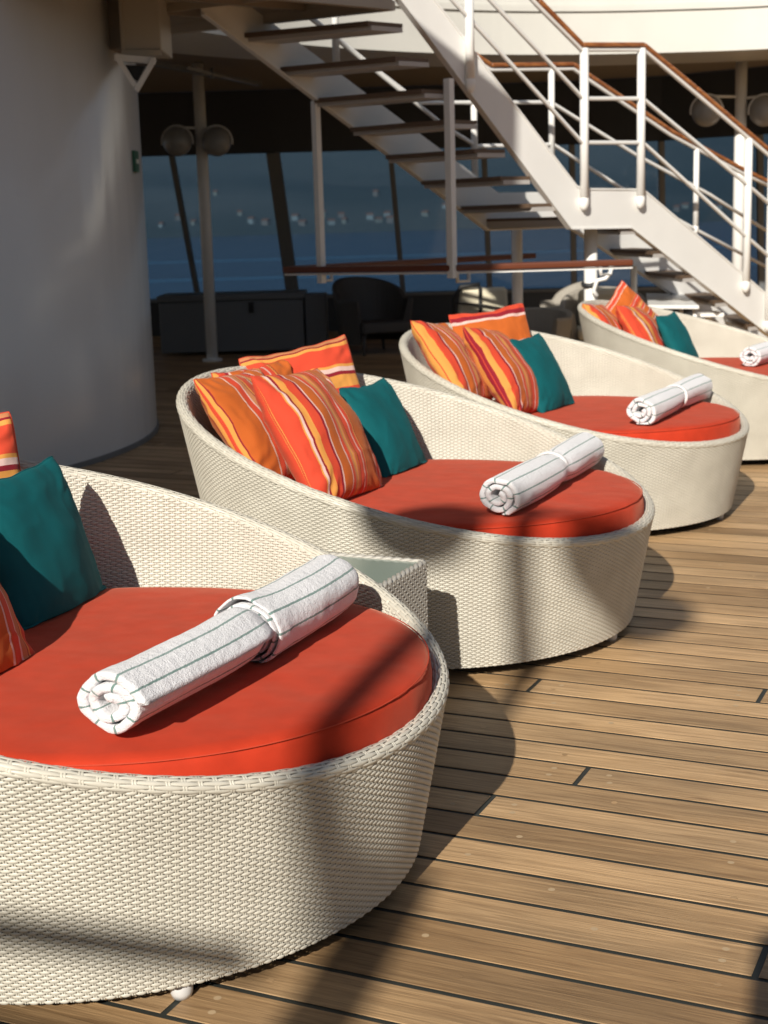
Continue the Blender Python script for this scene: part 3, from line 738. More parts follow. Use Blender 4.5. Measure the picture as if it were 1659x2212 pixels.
# treads
nr_px = [(840, 66), (898, 142), (953, 211), (1004, 278), (1065, 339), (1120, 399), (1180, 458)]
fr_px = [(571, 94), (647, 166), (718, 233), (794, 293), (869, 353), (944, 406), (1023, 459)]
lo_n = [(1369, 505), (1438, 553), (1501, 603), (1570, 656), (1640, 706)]; lo_f = [(1294, 505), (1345, 553), (1419, 603), (1503, 651), (1585, 697)]
trs = list(zip(nr_px, fr_px, [1]*7))+list(zip(lo_n, lo_f, [0]*5))
for a, b, up_ in trs:
    la_, za = npx(*a); lb_, zb_ = npx(*b, WS); z = (za+zb_)/2
    d = .27
    poly = [nearp(la_-d/2, z, .016), nearp(la_+d/2, z, .016), nearp(lb_+d/2, z, WS-.002), nearp(lb_-d/2, z, WS-.002)]
    m = MB(); m.prism(poly, (0, 0, .03)); o = m.build('tread', M_TREADU, st)
    poly2 = [p+np.array([0, 0, .032]) for p in poly]; m = MB(); m.prism(poly2, (0, 0, .024)); w = m.build('tread_board', M_TREAD, o)
    m = MB(); m.prism([nearp(la_-d/2-.03, z+.026, .016), nearp(la_-d/2-.001, z+.026, .016), nearp(lb_-d/2-.001, z+.026, WS-.002), nearp(lb_-d/2-.03, z+.026, WS-.002)], (0, 0, .031)); m.build('nosing', M_TREAD, o)
m = MB(); m.prism([nearp(.24, 1.40, .016), nearp(.98, 1.40, .016), nearp(lb, 1.40, WS-.002), nearp(la, 1.40, WS-.002)], (0, 0, .05)); m.build('landing', M_TREADU, st)
m = MB(); m.prism([nearp(.24, 1.451, .016), nearp(.98, 1.451, .016), nearp(lb, 1.451, WS-.002), nearp(la, 1.451, WS-.002)], (0, 0, .022)); m.build('landing_board', M_TREAD, st)
# railings
def pipe(pxs, off, r_=.018, ext=None):
    P = [nearp(*npx(*p, off), off) for p in pxs]
    return P
def railing(off, posts, wood, rails, rp):
    rr = empty('railing', tuple(SP0), 0); rr.parent = st; rr.matrix_parent_inverse = parent_inv(st)
    rw = [nearp(*npx(*p, off), off) for p in wood]
    m = MB()
    for i in range(len(rw)-1):
        m.bar(rw[i], rw[i+1], .062, .034)
    for p in rw[1:-1]: m.sphere(p, .026, 12, 8, .65)
    o = m.build('handrail', M_WOOD, rr, smooth=False, bevel=.012, seg=3)
    m = MB(); m.tube([p-np.array([0, 0, .034]) for p in rw], .017, 10); m.build('handrail_bar', M_WHITE, rr, smooth=True)
    for a, b in posts:
        A = nearp(*npx(*a, off), off); B = nearp(*npx(*b, off), off); B[0] = A[0]; B[1] = A[1]
        m = MB(); m.tube([A, B], rp, 14); m.sphere(B, rp*1.12, 12, 8, 1.8); m.build('post', M_WHITE, rr, smooth=True)
    for q in rails:
        m = MB(); m.tube([nearp(*npx(*p, off), off) for p in q], .0165, 10); m.build('rail', M_WHITE, rr, smooth=True)
railing(-.03, [((1262, 104), (1262, 436)), ((1386, 104), (1384, 432)), ((1618, 300), (1615, 615)), ((1012, -60), (1019, 180)), ((1668, 340), (1664, 700))],
        [(985, -190), (1160, 0), (1255, 97), (1388, 97), (1500, 190), (1659, 325), (1760, 410)],
        [[(905, -190), (1059, 0), (1259, 213), (1388, 213), (1613, 398), (1760, 525)], [(800, -190), (978, 0), (1257, 308), (1388, 308), (1613, 512), (1760, 640)]], .033)
railing(WS+.03, [((1191, 150), (1191, 350)), ((1505, 322), (1503, 494)), ((1022, 120), (1026, 395)), ((718, -120), (718, 157))],
        [(800, -50), (915, 34), (1002, 103), (1058, 141), (1237, 139), (1275, 166), (1448, 283), (1611, 370), (1700, 412)],
        [[(600, -20), (751, 101), (806, 146), (905, 222), (1189, 221), (1376, 336), (1532, 420), (1659, 500)], [(620, 0), (700, 62), (830, 168), (962, 274), (1030, 316), (1194, 312), (1352, 413), (1508, 499), (1659, 578)]], .026)
# hanging guard rail below the stairs
def hang():
    g = empty('guard_rail', (.5, 10.5, 1.1), label='hanging teak guard rail on white posts under the upper flight', cat='railing')
    B = nearp(*npx(984, 584, -.04), -.04); FPt = nearp(*npx(692, 577, WS+.03), WS+.03); A = B+(FPt-B)*1.27
    zr = (B[2]+FPt[2])/2; B[2] = zr; FPt[2] = zr; A[2] = zr
    Cc = at_z(1365, 567, zr); D = at_z(1150, 553, zr)
    m = MB(); bw = .10
    for a, b in ((B, A), (B, Cc)): m.bar(a, b, bw, .045)
    m.build('handrail', M_MAHO, g, bevel=.012, seg=3)
    m = MB(); m.bar(A+np.array([0, 0, .003]), D+np.array([0, 0, .003]), bw, .045); m.build('handrail', M_MAHO, g, bevel=.012, seg=3)
    m = MB()
    for a, b in ((B, A), (B, Cc)): m.bar(a-np.array([0, 0, .034]), b-np.array([0, 0, .034]), .05, .014)
    m.build('flat_bar', M_WHITE, g)
    top = nearp(*npx(969, 170, -.04), -.04); T = B.copy(); T[:2] = top[:2]; T[2] = zr-.07
    m = MB(); m.bar(top, T, .062, .045, up=sh_); m.build('post', M_WHITE, g, bevel=.004)
    top2 = nearp(*npx(681, 218, WS+.03), WS+.03); T2 = top2.copy(); T2[2] = zr-.10
    m = MB(); m.bar(top2, T2, .056, .045, up=sh_); m.build('post', M_WHITE, g, bevel=.004)
    for (x0, y0) in ((1000, 600), (1308, 586), (703, 600)):
        P = at_z(x0, y0-14, zr-.03); w = .11
        m = MB(); q = sh_*w/2
        m.tube([P-q, P-q-np.array([0, 0, .07]), P+q-np.array([0, 0, .07]), P+q], .014, 8); m.build('bracket', M_WHITE, g, smooth=True)
hang()
# posts carrying the landing
def post(name, px, ytop, ybot_z, Y, r_, label, group=None, ztop=None, mat_=M_WHITE):
    P = at_y(px, 560, Y); zt_ = at_y(px, ytop, Y)[2] if ztop is None else ztop
    m = MB(); m.tube([(P[0], P[1], 0), (P[0], P[1], zt_)], r_, 20)
    m.tube([(P[0], P[1], 0), (P[0], P[1], .02)], r_*1.7, 20)
    o = m.build(name, mat_, None, smooth=True); o.data.polygons.foreach_set('use_smooth', [len(p.vertices) == 4 for p in o.data.polygons])
    tag(o, label, 'post', group); return P
GP = 'posts carrying decks and stairs'
pA = post('support_post', 1276, 495, 0, 11.6, .052, 'sunlit white post under the near corner of the stair landing', GP, ztop=1.40)
post('support_post', 1117, 495, 0, 12.15, .045, 'shaded post under the far corner of the stair landing', GP, ztop=1.40)
# strap wrapped on the sunlit post, with a small white arm
sb = empty('strap_bracket', (pA[0], pA[1], 1.05), label='dark strap and small curved white arm fixed round the sunlit post', cat='bracket')
zz = at_y(1280, 612, 11.55)[2]
m = MB(); m.tube([(pA[0]+.057*math.cos(t), pA[1]+.057*math.sin(t), zz+.018*math.sin(t+.6)) for t in np.linspace(0, 2*np.pi, 25)[:-1]], .020, 6, closed=True); m.build('strap', M_DARK, sb, smooth=True)
m = MB(); m.tube([at_y(*p, 11.5) for p in ((1290, 640), (1282, 628), (1290, 606), (1308, 602), (1318, 590), (1322, 575))], .017, 8); m.build('arm', M_WHITE, sb, smooth=True)

# ------------------------------------------------------------------ deck above: fascia, soffit, ceiling
edge = [(-9.5, 4.9+.6), (-3.6, 9.8), (-2.4, 10.8), (-1.76, 11.55), (-1.1, 12.6), (-.5, 13.35), (.28, 14.0), (1.1, 14.45), (2.06, 14.7), (3.0, 14.75), (3.95, 14.65), (6.0, 14.1), (9, 12.8)]
e_s = np.array(edge); tt = np.linspace(0, len(edge)-1, 90)
# smooth curve (Catmull-Rom)
def crom(P, t):
    P = np.array(P); n = len(P); out = []
    for q in t:
        i = min(int(q), n-2); f = q-i; p0, p1, p2, p3 = P[max(i-1, 0)], P[i], P[i+1], P[min(i+2, n-1)]
        out.append(.5*((2*p1)+(-p0+p2)*f+(2*p0-5*p1+4*p2-p3)*f*f+(-p0+3*p1-3*p2+p3)*f**3))
    return np.array(out)
E1 = crom(edge[2:], np.linspace(0, len(edge)-3, 90))
def band(m, E, z0, z1, dy0=0, thick=.08):
    n = len(E); T = np.gradient(E, axis=0); T /= np.linalg.norm(T, axis=1)[:, None]; Nn = np.stack([-T[:, 1], T[:, 0]], 1)
    i0 = len(m.v)
    for k in range(n):
        a = E[k]+Nn[k]*dy0; b = E[k]+Nn[k]*(dy0+thick)
        m.v += [(a[0], a[1], z0), (a[0], a[1], z1), (b[0], b[1], z1), (b[0], b[1], z0)]
    for k in range(n-1):
        for j in range(4): m.f.append((i0+4*k+j, i0+4*(k+1)+j, i0+4*(k+1)+(j+1) % 4, i0+4*k+(j+1) % 4))
    m.f += [(i0, i0+1, i0+2, i0+3), (i0+4*(n-1)+3, i0+4*(n-1)+2, i0+4*(n-1)+1, i0+4*(n-1))]
dk = empty('upper_deck', (2, 14.7, 3.0), label='curved white upper deck edge with its ceiling, spanning behind the stairs', cat='deck')
m = MB(); band(m, E1, 3.0, 3.392, 0, .10); m.build('fascia', M_BEAM, dk)
m = MB(); band(m, E1, 3.395, 3.45, -.025, .14); m.build('moulding', M_BEAM, dk)
m = MB(); band(m, E1, 3.455, 3.59, .01, .08); m.build('coaming', M_BEAM, dk)
# vertical plate joints on the fascia
# soffit band and inner ceiling
def slab(m, E, F_, z0, z1):
    n = len(E); i0 = len(m.v)
    for k in range(n): m.v += [(E[k][0], E[k][1], z0), (F_[k][0], F_[k][1], z0), (F_[k][0], F_[k][1], z1), (E[k][0], E[k][1], z1)]
    for k in range(n-1):
        for j in range(4): m.f.append((i0+4*k+j, i0+4*k+(j+1) % 4, i0+4*(k+1)+(j+1) % 4, i0+4*(k+1)+j))
    m.f += [(i0+3, i0+2, i0+1, i0), (i0+4*(n-1), i0+4*(n-1)+1, i0+4*(n-1)+2, i0+4*(n-1)+3)]
T = np.gradient(E1, axis=0); T /= np.linalg.norm(T, axis=1)[:, None]; NN = np.stack([-T[:, 1], T[:, 0]], 1)
Fs_ = E1+NN*1.15
m = MB(); slab(m, E1+NN*.102, Fs_, 3.003, 3.10); m.build('soffit', M_BEAM, dk)
m = MB(); m.prism([(p[0], p[1], 3.18) for p in E1+NN*.11]+[(12, 30, 3.18), (-12, 30, 3.18), (-9, 12, 3.18)], (0, 0, .12)); m.build('ceiling', M_CEIL, dk)
# fluorescent fitting under the shaded left soffit
lf = empty('light_fitting', (-1.9, 12, 2.9), label='long tube light fitting under the shaded ceiling at upper left', cat='light')
A_, B_ = at_z(402, 132, 2.98), at_z(556, 180, 2.98)
m = MB(); m.bar(at_z(330, 136, 2.985), at_z(560, 182, 2.985), .07, .045); m.build('housing', M_GREY, lf)
m = MB(); m.tube([at_z(405, 146, 2.93), at_z(556, 184, 2.93)], .016, 8); m.build('tube', M_GLOBE, lf, smooth=True)
m = MB(); P = at_z(458, 170, 2.88); m.tube([P, P+np.array([0, 0, .1])], .018, 8); m.build('holder', M_GREY, lf, smooth=True)

# ------------------------------------------------------------------ platform at the head of the stairs
pf = empty('stair_head_platform', (-.7, 9.8, 2.9), label='dark underside of the platform at the head of the stairs, top left', cat='platform')
zP = 2.83
PR = at_z(849, 22, zP); PL = at_z(345, 77, zP); back = np.array([-sh_[0], -sh_[1], 0])
m = MB()
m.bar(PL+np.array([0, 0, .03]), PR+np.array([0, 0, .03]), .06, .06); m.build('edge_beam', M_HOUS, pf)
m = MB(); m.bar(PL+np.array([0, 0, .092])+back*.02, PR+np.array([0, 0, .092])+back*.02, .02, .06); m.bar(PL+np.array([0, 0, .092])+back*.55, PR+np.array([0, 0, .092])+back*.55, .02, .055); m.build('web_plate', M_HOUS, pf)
m = MB(); q = [PL+np.array([0, 0, .12]), PR+np.array([0, 0, .12])]
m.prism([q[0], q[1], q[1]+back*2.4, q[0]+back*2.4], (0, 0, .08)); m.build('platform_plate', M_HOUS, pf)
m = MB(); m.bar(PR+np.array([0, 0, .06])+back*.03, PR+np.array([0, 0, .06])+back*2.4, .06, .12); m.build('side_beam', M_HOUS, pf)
m = MB()
for f in (.33, .66):
    a = PL+(PR-PL)*f+np.array([0, 0, .085]); m.bar(a+back*.04, a+back*2.3, .05, .068)
m.build('joist', M_CEIL, pf)
# housing box at the upper left against the casing
hb = empty('ceiling_housing', (-1.7, 9.9, 2.9), label='beige boxed housing hanging beside the round wall, top left', cat='housing')
a = at_y(262, 108, 9.8); b = at_y(346, 116, 9.8); zt_ = 3.6
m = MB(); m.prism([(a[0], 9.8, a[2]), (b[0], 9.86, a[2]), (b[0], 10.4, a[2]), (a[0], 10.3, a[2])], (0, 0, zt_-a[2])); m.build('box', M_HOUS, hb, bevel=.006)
a2 = at_y(224, 100, 9.86); m = MB(); m.prism([(a2[0], 9.95, a[2]+.02), (a[0]-.004, 9.88, a[2]+.02), (a[0]-.004, 10.35, a[2]+.02), (a2[0], 10.35, a[2]+.02)], (0, 0, zt_-a[2]-.03)); m.build('side_box', M_CEIL, hb)
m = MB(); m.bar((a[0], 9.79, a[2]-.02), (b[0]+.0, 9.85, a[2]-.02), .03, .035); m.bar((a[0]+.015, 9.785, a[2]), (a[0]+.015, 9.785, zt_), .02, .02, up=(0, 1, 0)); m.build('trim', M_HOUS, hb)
# bracket and black loudspeaker below it
br = empty('loudspeaker', (-1.7, 9.7, 2.5), label='black wedge-shaped loudspeaker in a white V bracket below the housing', cat='loudspeaker')
P = lambda x, y, Y=9.75: at_y(x, y, Y)
m = MB()
m.prism([P(264, 140), P(313, 142), P(296, 175), P(284, 168)], (0, .14, 0)); m.build('horn', M_BLACK, br, bevel=.01)
m = MB(); m.bar(P(333, 128, 9.74), P(294, 196, 9.74), .03, .035, up=(0, 1, 0)); m.bar(P(250, 118, 9.74), P(292, 186, 9.74), .03, .022, up=(0, 1, 0)); m.bar(P(248, 124, 9.78), P(335, 132, 9.78), .04, .055, up=(0, 1, 0)); m.build('bracket', M_WHITE, br)
# sunlit and shaded round pillars with twin globes
def globe_pole(px, Y, y_top, g_px, gy, gr, label):
    r = empty('twin_globe_lamp', label=label, cat='lamp', group='poles with twin round lamps')
    B = at_y(px, 600, Y); r.location = (B[0], B[1], 0)
    zt2 = at_y(px, y_top, Y)[2]; zg = at_y(px, gy, Y)[2]
    m = MB(); m.tube([(B[0], B[1], 0), (B[0], B[1], 3.17)], .062, 18); m.tube([(B[0], B[1], 0), (B[0], B[1], .03)], .11, 18); m.build('pole', M_WHITE, r, smooth=True)
    for gx in g_px:
        G = at_y(gx, gy, Y-.12); m = MB(); m.sphere(G, gr, 28, 18); o = m.build('globe', M_GLOBE, r, smooth=True)
        m = MB(); m.tube([G+np.array([(gr+.012)*math.cos(t), 0, (gr+.012)*math.sin(t)]) for t in np.linspace(-.2, math.pi+.2, 24)], .009, 6)
        m.tube([(B[0], B[1], G[2]+gr*.9), G+np.array([0, 0, gr*.95])], .014, 8); m.build('hoop', M_WHITE, r, smooth=True)
globe_pole(1593, 16.0, 165, (1527, 1652), 240, .16, 'white pole with two round lamps behind the stair rail at the right, sunlit below')
globe_pole(450, 16.2, 262, (383, 468), 306, .155, 'slim pole with two dim round lamps in the shaded lounge at the left')

# ------------------------------------------------------------------ raked glass screen facing the sea
def sea_screen():
    g = empty('glass_screen', (0, 20, 0), label='tinted glass screen with leaning mullions facing the sea', cat='window')
    gl = bpy.data.materials.new('tinted_glass'); gl.use_nodes = True; nt = gl.node_tree; nt.nodes.clear()
    tr = nt.nodes.new('ShaderNodeBsdfTransparent'); tr.inputs[0].default_value = (.46, .58, .68, 1)
    gs = nt.nodes.new('ShaderNodeBsdfGlossy'); gs.inputs['Roughness'].default_value = .02; gs.inputs[0].default_value = (.5, .5, .5, 1)
    fr = nt.nodes.new('ShaderNodeFresnel'); mi = nt.nodes.new('ShaderNodeMixShader'); ou = nt.nodes.new('ShaderNodeOutputMaterial')
    nt.links.new(fr.outputs[0], mi.inputs[0]); nt.links.new(tr.outputs[0], mi.inputs[1]); nt.links.new(gs.outputs[0], mi.inputs[2]); nt.links.new(mi.outputs[0], ou.inputs[0])
    Yt, Yb = 19.6, 20.1
    top = [(225, 19.6), (371, 19.6), (590, 19.6), (843, 19.7), (1045, 19.7), (1235, 19.6), (1428, 19.3), (1640, 18.4), (1830, 17.5), (2050, 16.4)]
    bot = [(300, 20.1), (428, 20.1), (633, 20.1), (871, 20.1), (1058, 20.1), (1240, 20.0), (1432, 19.7), (1644, 18.8), (1835, 17.9), (2055, 16.8)]
    zT, zS = 2.38, .50
    PT = [at_y(x, 340, Y) for x, Y in top]; PB = [at_y(x, 640, Y) for x, Y in bot]
    for p in PT: p[2] = zT
    for p in PB: p[2] = zS
    def seg(P_, z0, z1, name, mt, th):
        m = MB()
        for i in range(len(P_)-1):
            a, b = P_[i], P_[i+1]; m.prism([(a[0], a[1], z0), (b[0], b[1], z0), (b[0], b[1]+th, z0), (a[0], a[1]+th, z0)], (0, 0, z1-z0))
        return m.build(name, mt, g)
    seg(PT, zT, 3.17, 'header', M_DARK, .12)
    seg(PB, 0, zS-.04, 'sill_wall', M_DARK, .12)
    seg([p-np.array([0, .08, 0]) for p in PB], zS-.04, zS, 'sill', M_MULL, .26)
    for i in range(len(PT)):
        m = MB(); w = .11 if i in (2,) else .07
        m.bar(PT[i], PB[i], .10, w*1.6 if i == 2 else w, up=(1, 0, 0)); m.build('mullion', M_MULL, g)
    for i in range(len(PT)-1):
        m = MB(); a, b, c, d = PT[i], PT[i+1], PB[i+1], PB[i]; m.prism([a, b, c, d], (0, .012, 0)); m.build('pane', gl, g)
sea_screen()

# ------------------------------------------------------------------ sea, far shore, hills
ZS = -18.0
M_SEA = mat('sea_water', (.012, .055, .12), .22)
mp_, nz_, rp_ = noise_mix(M_SEA, (.010, .045, .105), (.016, .068, .14), scale=.01, detail=6, stretch=(.3, 1.5, 1))
bump(M_SEA, .25, .6, .6, 6)
bsdf(M_SEA).inputs['Specular IOR Level'].default_value = .3
m = MB(); m.prism([(-6000, 22, ZS), (6000, 22, ZS), (9000, 9000, ZS), (-9000, 9000, ZS)], (0, 0, -1)); tag(m.build('sea', M_SEA), kind='structure')
M_WAKE = mat('foam', (.10, .19, .27), .5)
def wake(py, hpx, x0=-900, x1=3000):
    a = [at_z(x0, py+.010*x0*0, ZS), at_z(x1, py-(x1-x0)*.028, ZS), at_z(x1, py-hpx-(x1-x0)*.028, ZS), at_z(x0, py-hpx, ZS)]
    m = MB(); m.prism([p+np.array([0, 0, .05]) for p in a], (0, 0, .02)); tag(m.build('wake', M_WAKE), kind='structure')
wake(605, 5); wake(645, 6)
M_HILL = mat('scrub_hillside', (.09, .10, .08), .95)
noise_mix(M_HILL, (.05, .068, .065), (.15, .14, .125), scale=.004, detail=6, lo=.38, hi=.7, stretch=(.7, .7, 2.2))
def hills():
    nx, ny = 150, 70; V = []
    for i in range(nx):
        for j in range(ny):
            x = -3400+i/(nx-1)*6800; f = j/(ny-1); y0 = 2250+60*math.sin(x*.002)+.10*x; y = y0+f*3400
            base = 430*(f**.8)
            n = noise.fractal(Vector((x*.0011, y*.0011, 0)), 1.0, 2.1, 7)
            ridge = 1+.5*noise.noise(Vector((x*.0006, 3, 1)))
            z = ZS-3+base*ridge+n*120*min(1, f*4)
            V.append((x, y, z if f > 0 else ZS-3))
    V = np.array(V); me = np_mesh('hills', V, grid_faces(nx, ny)[:, ::-1]); me.materials.append(M_HILL)
    o = bpy.data.objects.new('hills', me); COL.objects.link(o); tag(o, kind='structure')
    dg = {}
    def hz(x, y):
        fx = (x+3400)/6800*(nx-1); y0 = 2250+60*math.sin(x*.002)+.10*x; fy = (y-y0)/3400*(ny-1)
        i, j = int(max(0, min(nx-2, fx))), int(max(0, min(ny-2, fy))); a, b = fx-i, fy-j; Z = V[:, 2].reshape(nx, ny)
        return Z[i, j]*(1-a)*(1-b)+Z[i+1, j]*a*(1-b)+Z[i, j+1]*(1-a)*b+Z[i+1, j+1]*a*b, y0
    return hz
hz = hills()
M_HW = [mat('house_wall_cream', (.36, .32, .26), .8), mat('house_wall_white', (.42, .41, .38), .8), mat('house_wall_pink', (.32, .24, .20), .8)]
M_HR = mat('house_roof_tile', (.35, .14, .08), .9)
GH = 'small houses on the far shore'
spots = [(520, 30), (545, 12), (575, 8), (612, 25), (640, 14), (655, 4), (700, 18), (716, 3), (738, 16), (746, 4), (800, 10), (815, 60), (818, 4), (838, 14), (842, 3), (920, 12), (965, 24), (1010, 6), (420, 14), (350, 12), (385, 26), (470, 90), (1330, 10), (1462, 8), (1480, 14), (1550, 10)]
for k, (px, up_) in enumerate(spots):
    d = ray(px, 500); Y = 2400+up_*3.0; x = d[0]/d[1]*Y; z, y0 = hz(x, Y); Y = y0+40+up_*3.0; x = d[0]/d[1]*Y; z, _ = hz(x, Y)
    w = random.uniform(6, 11); hh = random.uniform(4, 7)
    h = empty('house', (x, Y, z), random.uniform(-.5, .5), label='pale little house among others on the far shore hillside', cat='house', group=GH)
    m = MB(); m.box((0, 0, hh/2-2), (w, 9, hh+4)); o = m.build('wall', M_HW[k % 3]); o.parent = h
    m = MB(); m.prism([(-w/2-.5, -5, hh), (w/2+.5, -5, hh), (w/2+.5, 0, hh+3), (-w/2-.5, 0, hh+3)], (0, 0, .4)); m.prism([(-w/2-.5, 5, hh), (w/2+.5, 5, hh), (w/2+.5, .01, hh+3), (-w/2-.5, .01, hh+3)], (0, 0, .4))
    o = m.build('roof', M_HR); o.parent = h

# ------------------------------------------------------------------ furniture in the lounge behind
def locker():
    a = at_z(345, 763, 0); b = at_z(655, 763, 0); b[1] = a[1] = 16.9
    a[0] = at_y(345, 700, 16.9)[0]; b[0] = at_y(656, 700, 16.9)[0]; h = .70
    r = empty('deck_locker', ((a[0]+b[0])/2, 17.2, 0), label='long low grey deck locker in shade beside the slim lamp pole', cat='locker')
    m = MB(); m.prism([(a[0], 16.9, .04), (b[0], 16.9, .04), (b[0], 17.6, .04), (a[0], 17.6, .04)], (0, 0, h-.12)); m.build('body', M_GREY, r, bevel=.01)
    m = MB(); m.prism([(a[0]-.02, 16.87, h-.075), (b[0]+.02, 16.87, h-.075), (b[0]+.02, 17.63, h-.075), (a[0]-.02, 17.63, h-.075)], (0, 0, .07)); m.build('lid', M_GREY, r, bevel=.012)
    c = at_y(542, 665, 16.85); m = MB(); m.box((c[0], 16.89, c[2]), (.06, .03, .12)); m.build('latch', M_BLACK, r)
    a2, b2 = at_y(660, 700, 17.0), at_y(706, 700, 17.0)
    m = MB(); m.prism([(a2[0], 17.0, .0), (b2[0], 17.0, .0), (b2[0], 17.5, .0), (a2[0], 17.5, .0)], (0, 0, .66)); o = m.build('service_box', M_MULL, None, bevel=.01)
    tag(o, 'narrow grey box standing right of the long deck locker', 'box')
locker()
def armchair(x, y, rz, label, M1, cushion=None, w=.72, h=.78, group='wicker armchairs in the lounge behind'):
    r = empty('armchair', (x, y, 0), rz, label=label, cat='armchair', group=group)
    def add(mb, n, mt, **k): o = mb.build(n, mt, None, **k); o.parent = r; return o
    # one curved shell: back and arms (opening towards +x)
    m = MB(); K = 28; prof = []
    for k in range(K+1):
        t = R_(52)+R_(256)*k/K; hh = .60+(h-.60)*max(0, -math.cos(t))**.6
        prof.append((t, hh))
    i0 = 0
    for (t, hh) in prof:
        for (rr, z) in ((w/2-.08, .30), (w/2+.0, hh), (w/2+.045, hh+.012), (w/2+.055, hh-.015), (w/2-.015, .12), (w/2-.045, .12)):
            m.v.append((rr*math.cos(t)*1.02, rr*math.sin(t), z))
    for k in range(K):
        for j in range(6): m.f.append((k*6+j, (k+1)*6+j, (k+1)*6+(j+1) % 6, k*6+(j+1) % 6))
    m.f += [tuple(range(6)), tuple(range(K*6, K*6+6))[::-1]]
    add(m, 'shell', M1, smooth=False, bevel=.006)
    m = MB(); m.box((.03, 0, .30), (w*.72, w*.76, .12)); add(m, 'seat', M1, bevel=.02)
    if cushion:
        m = MB(); m.box((.05, 0, .41), (w*.68, w*.70, .11)); add(m, 'seat_cushion', cushion, bevel=.035)
        m = MB(); m.box((-w*.24, 0, .62), (.13, w*.64, .36)); add(m, 'back_cushion', cushion, bevel=.05)
    for sx in (-1, 1):
        for sy in (-1, 1):
            m = MB(); m.tube([(sx*w*.38, sy*w*.38, 0), (sx*w*.30, sy*w*.32, .26)], [.016, .026], 10); add(m, 'leg', M1, smooth=True)
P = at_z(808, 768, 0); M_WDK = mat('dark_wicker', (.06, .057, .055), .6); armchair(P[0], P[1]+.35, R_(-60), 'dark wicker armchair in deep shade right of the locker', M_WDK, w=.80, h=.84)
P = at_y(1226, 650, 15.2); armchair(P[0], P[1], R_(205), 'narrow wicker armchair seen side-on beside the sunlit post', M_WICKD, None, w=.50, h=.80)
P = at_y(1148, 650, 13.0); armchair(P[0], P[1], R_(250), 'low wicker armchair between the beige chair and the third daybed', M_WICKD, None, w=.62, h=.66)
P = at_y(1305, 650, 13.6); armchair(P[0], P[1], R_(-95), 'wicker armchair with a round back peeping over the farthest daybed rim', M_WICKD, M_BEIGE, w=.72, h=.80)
# beige upholstered chair with a dark strap frame
def beige_chair():
    Y = 14.2
    r = empty('lounge_chair', label='beige cushioned lounge chair with a thin dark frame, sunlit behind the second daybed', cat='chair'); c = at_y(1045, 650, Y); r.location = (c[0], Y+.3, 0)
    a, b = at_y(985, 624, Y), at_y(1100, 624, Y)
    m = MB(); m.prism([(a[0], Y, .42), (b[0], Y, .42), (b[0]-.02, Y, a[2]), (a[0]+.05, Y, a[2])], (0, .16, 0)); m.build('back_cushion', M_BEIGE, r, bevel=.035, seg=3)
    m = MB(); m.box(((a[0]+b[0])/2, Y+.42, .40), (b[0]-a[0], .55, .13)); m.build('seat_cushion', M_BEIGE, r, bevel=.03)
    m = MB()
    x1 = at_y(1037, 650, Y)[0]
    m.tube([(x1, Y-.03, 0.05), (x1, Y-.03, a[2]+.02)], .016, 8)
    m.tube([(a[0]-.03, Y-.02, .30), (a[0]-.03, Y-.02, a[2]-.1), (a[0]+.05, Y-.02, a[2]+.02), (x1, Y-.02, a[2]+.035)], .022, 8)
    m.tube([(a[0]-.02, Y-.04, .68), ((a[0]+b[0])/2, Y-.04, .655), (b[0], Y-.04, .60)], .010, 8)
    m.build('frame', M_BLACK, r, smooth=True)
    for sx in (a[0], b[0]):
        for yy in (Y+.05, Y+.65):
            m = MB(); m.tube([(sx, yy, 0), (sx, yy, .38)], .016, 8); m.build('leg', M_BLACK, r, smooth=True)
beige_chair()
# white low table behind the farthest daybed
def low_table():
    Y = 12.6
    a, b = at_z(1398, 652, .72), at_z(1512, 652, .72)
    r = empty('low_table', ((a[0]+b[0])/2, Y, 0), label='white flat-topped table behind the farthest daybed, below the stairs', cat='table')
    P1, P2, P3, P4 = at_z(1400, 667, .72), at_z(1510, 668, .72), at_z(1476, 642, .72), at_z(1396, 641, .72)
    m = MB(); m.prism([P1, P2, P3, P4], (0, 0, .03)); m.build('top', M_WHITE, r, bevel=.004)
    for p in (P1, P2, P3, P4):
        c = (P1+P2+P3+P4)/4; q = p+(c-p)*.12; m = MB(); m.tube([(q[0], q[1], 0), (q[0], q[1], .715)], .018, 10); m.build('leg', M_WHITE, r, smooth=True)
    P = at_z(1530, 678, .62); m = MB(); m.box((P[0], P[1], .62), (.20, .30, .03)); m.tube([(P[0], P[1], 0), (P[0], P[1], .61)], .03, 12); o = m.build('foot_stool', M_WHITE, None)
    tag(o, 'small white stool top right of the white table', 'stool')
low_table()
P = at_y(1369, 640, 12.4)
m = MB(); m.tube([(P[0], P[1], 0), (P[0], P[1], at_y(1369, 600, 12.4)[2]+.1)], .028, 14); m.tube([(P[0], P[1], 0), (P[0], P[1], .02)], .06, 14)
tag(m.build('short_post', M_WHITE, smooth=True), 'short white post at the foot of the guard rail behind the farthest daybed', 'post')

# ------------------------------------------------------------------ structures behind and above the camera (they cast the shade seen on deck)
lat_v = np.array([math.sin(SAZ), -math.cos(SAZ), 0]); al_v = np.array([math.cos(SAZ), math.sin(SAZ), 0])
def from_lat(lat, up, z): a = (up-math.cos(SEL)*z)/math.sin(SEL); P = lat_v*lat+al_v*a; P[2] = z; return P
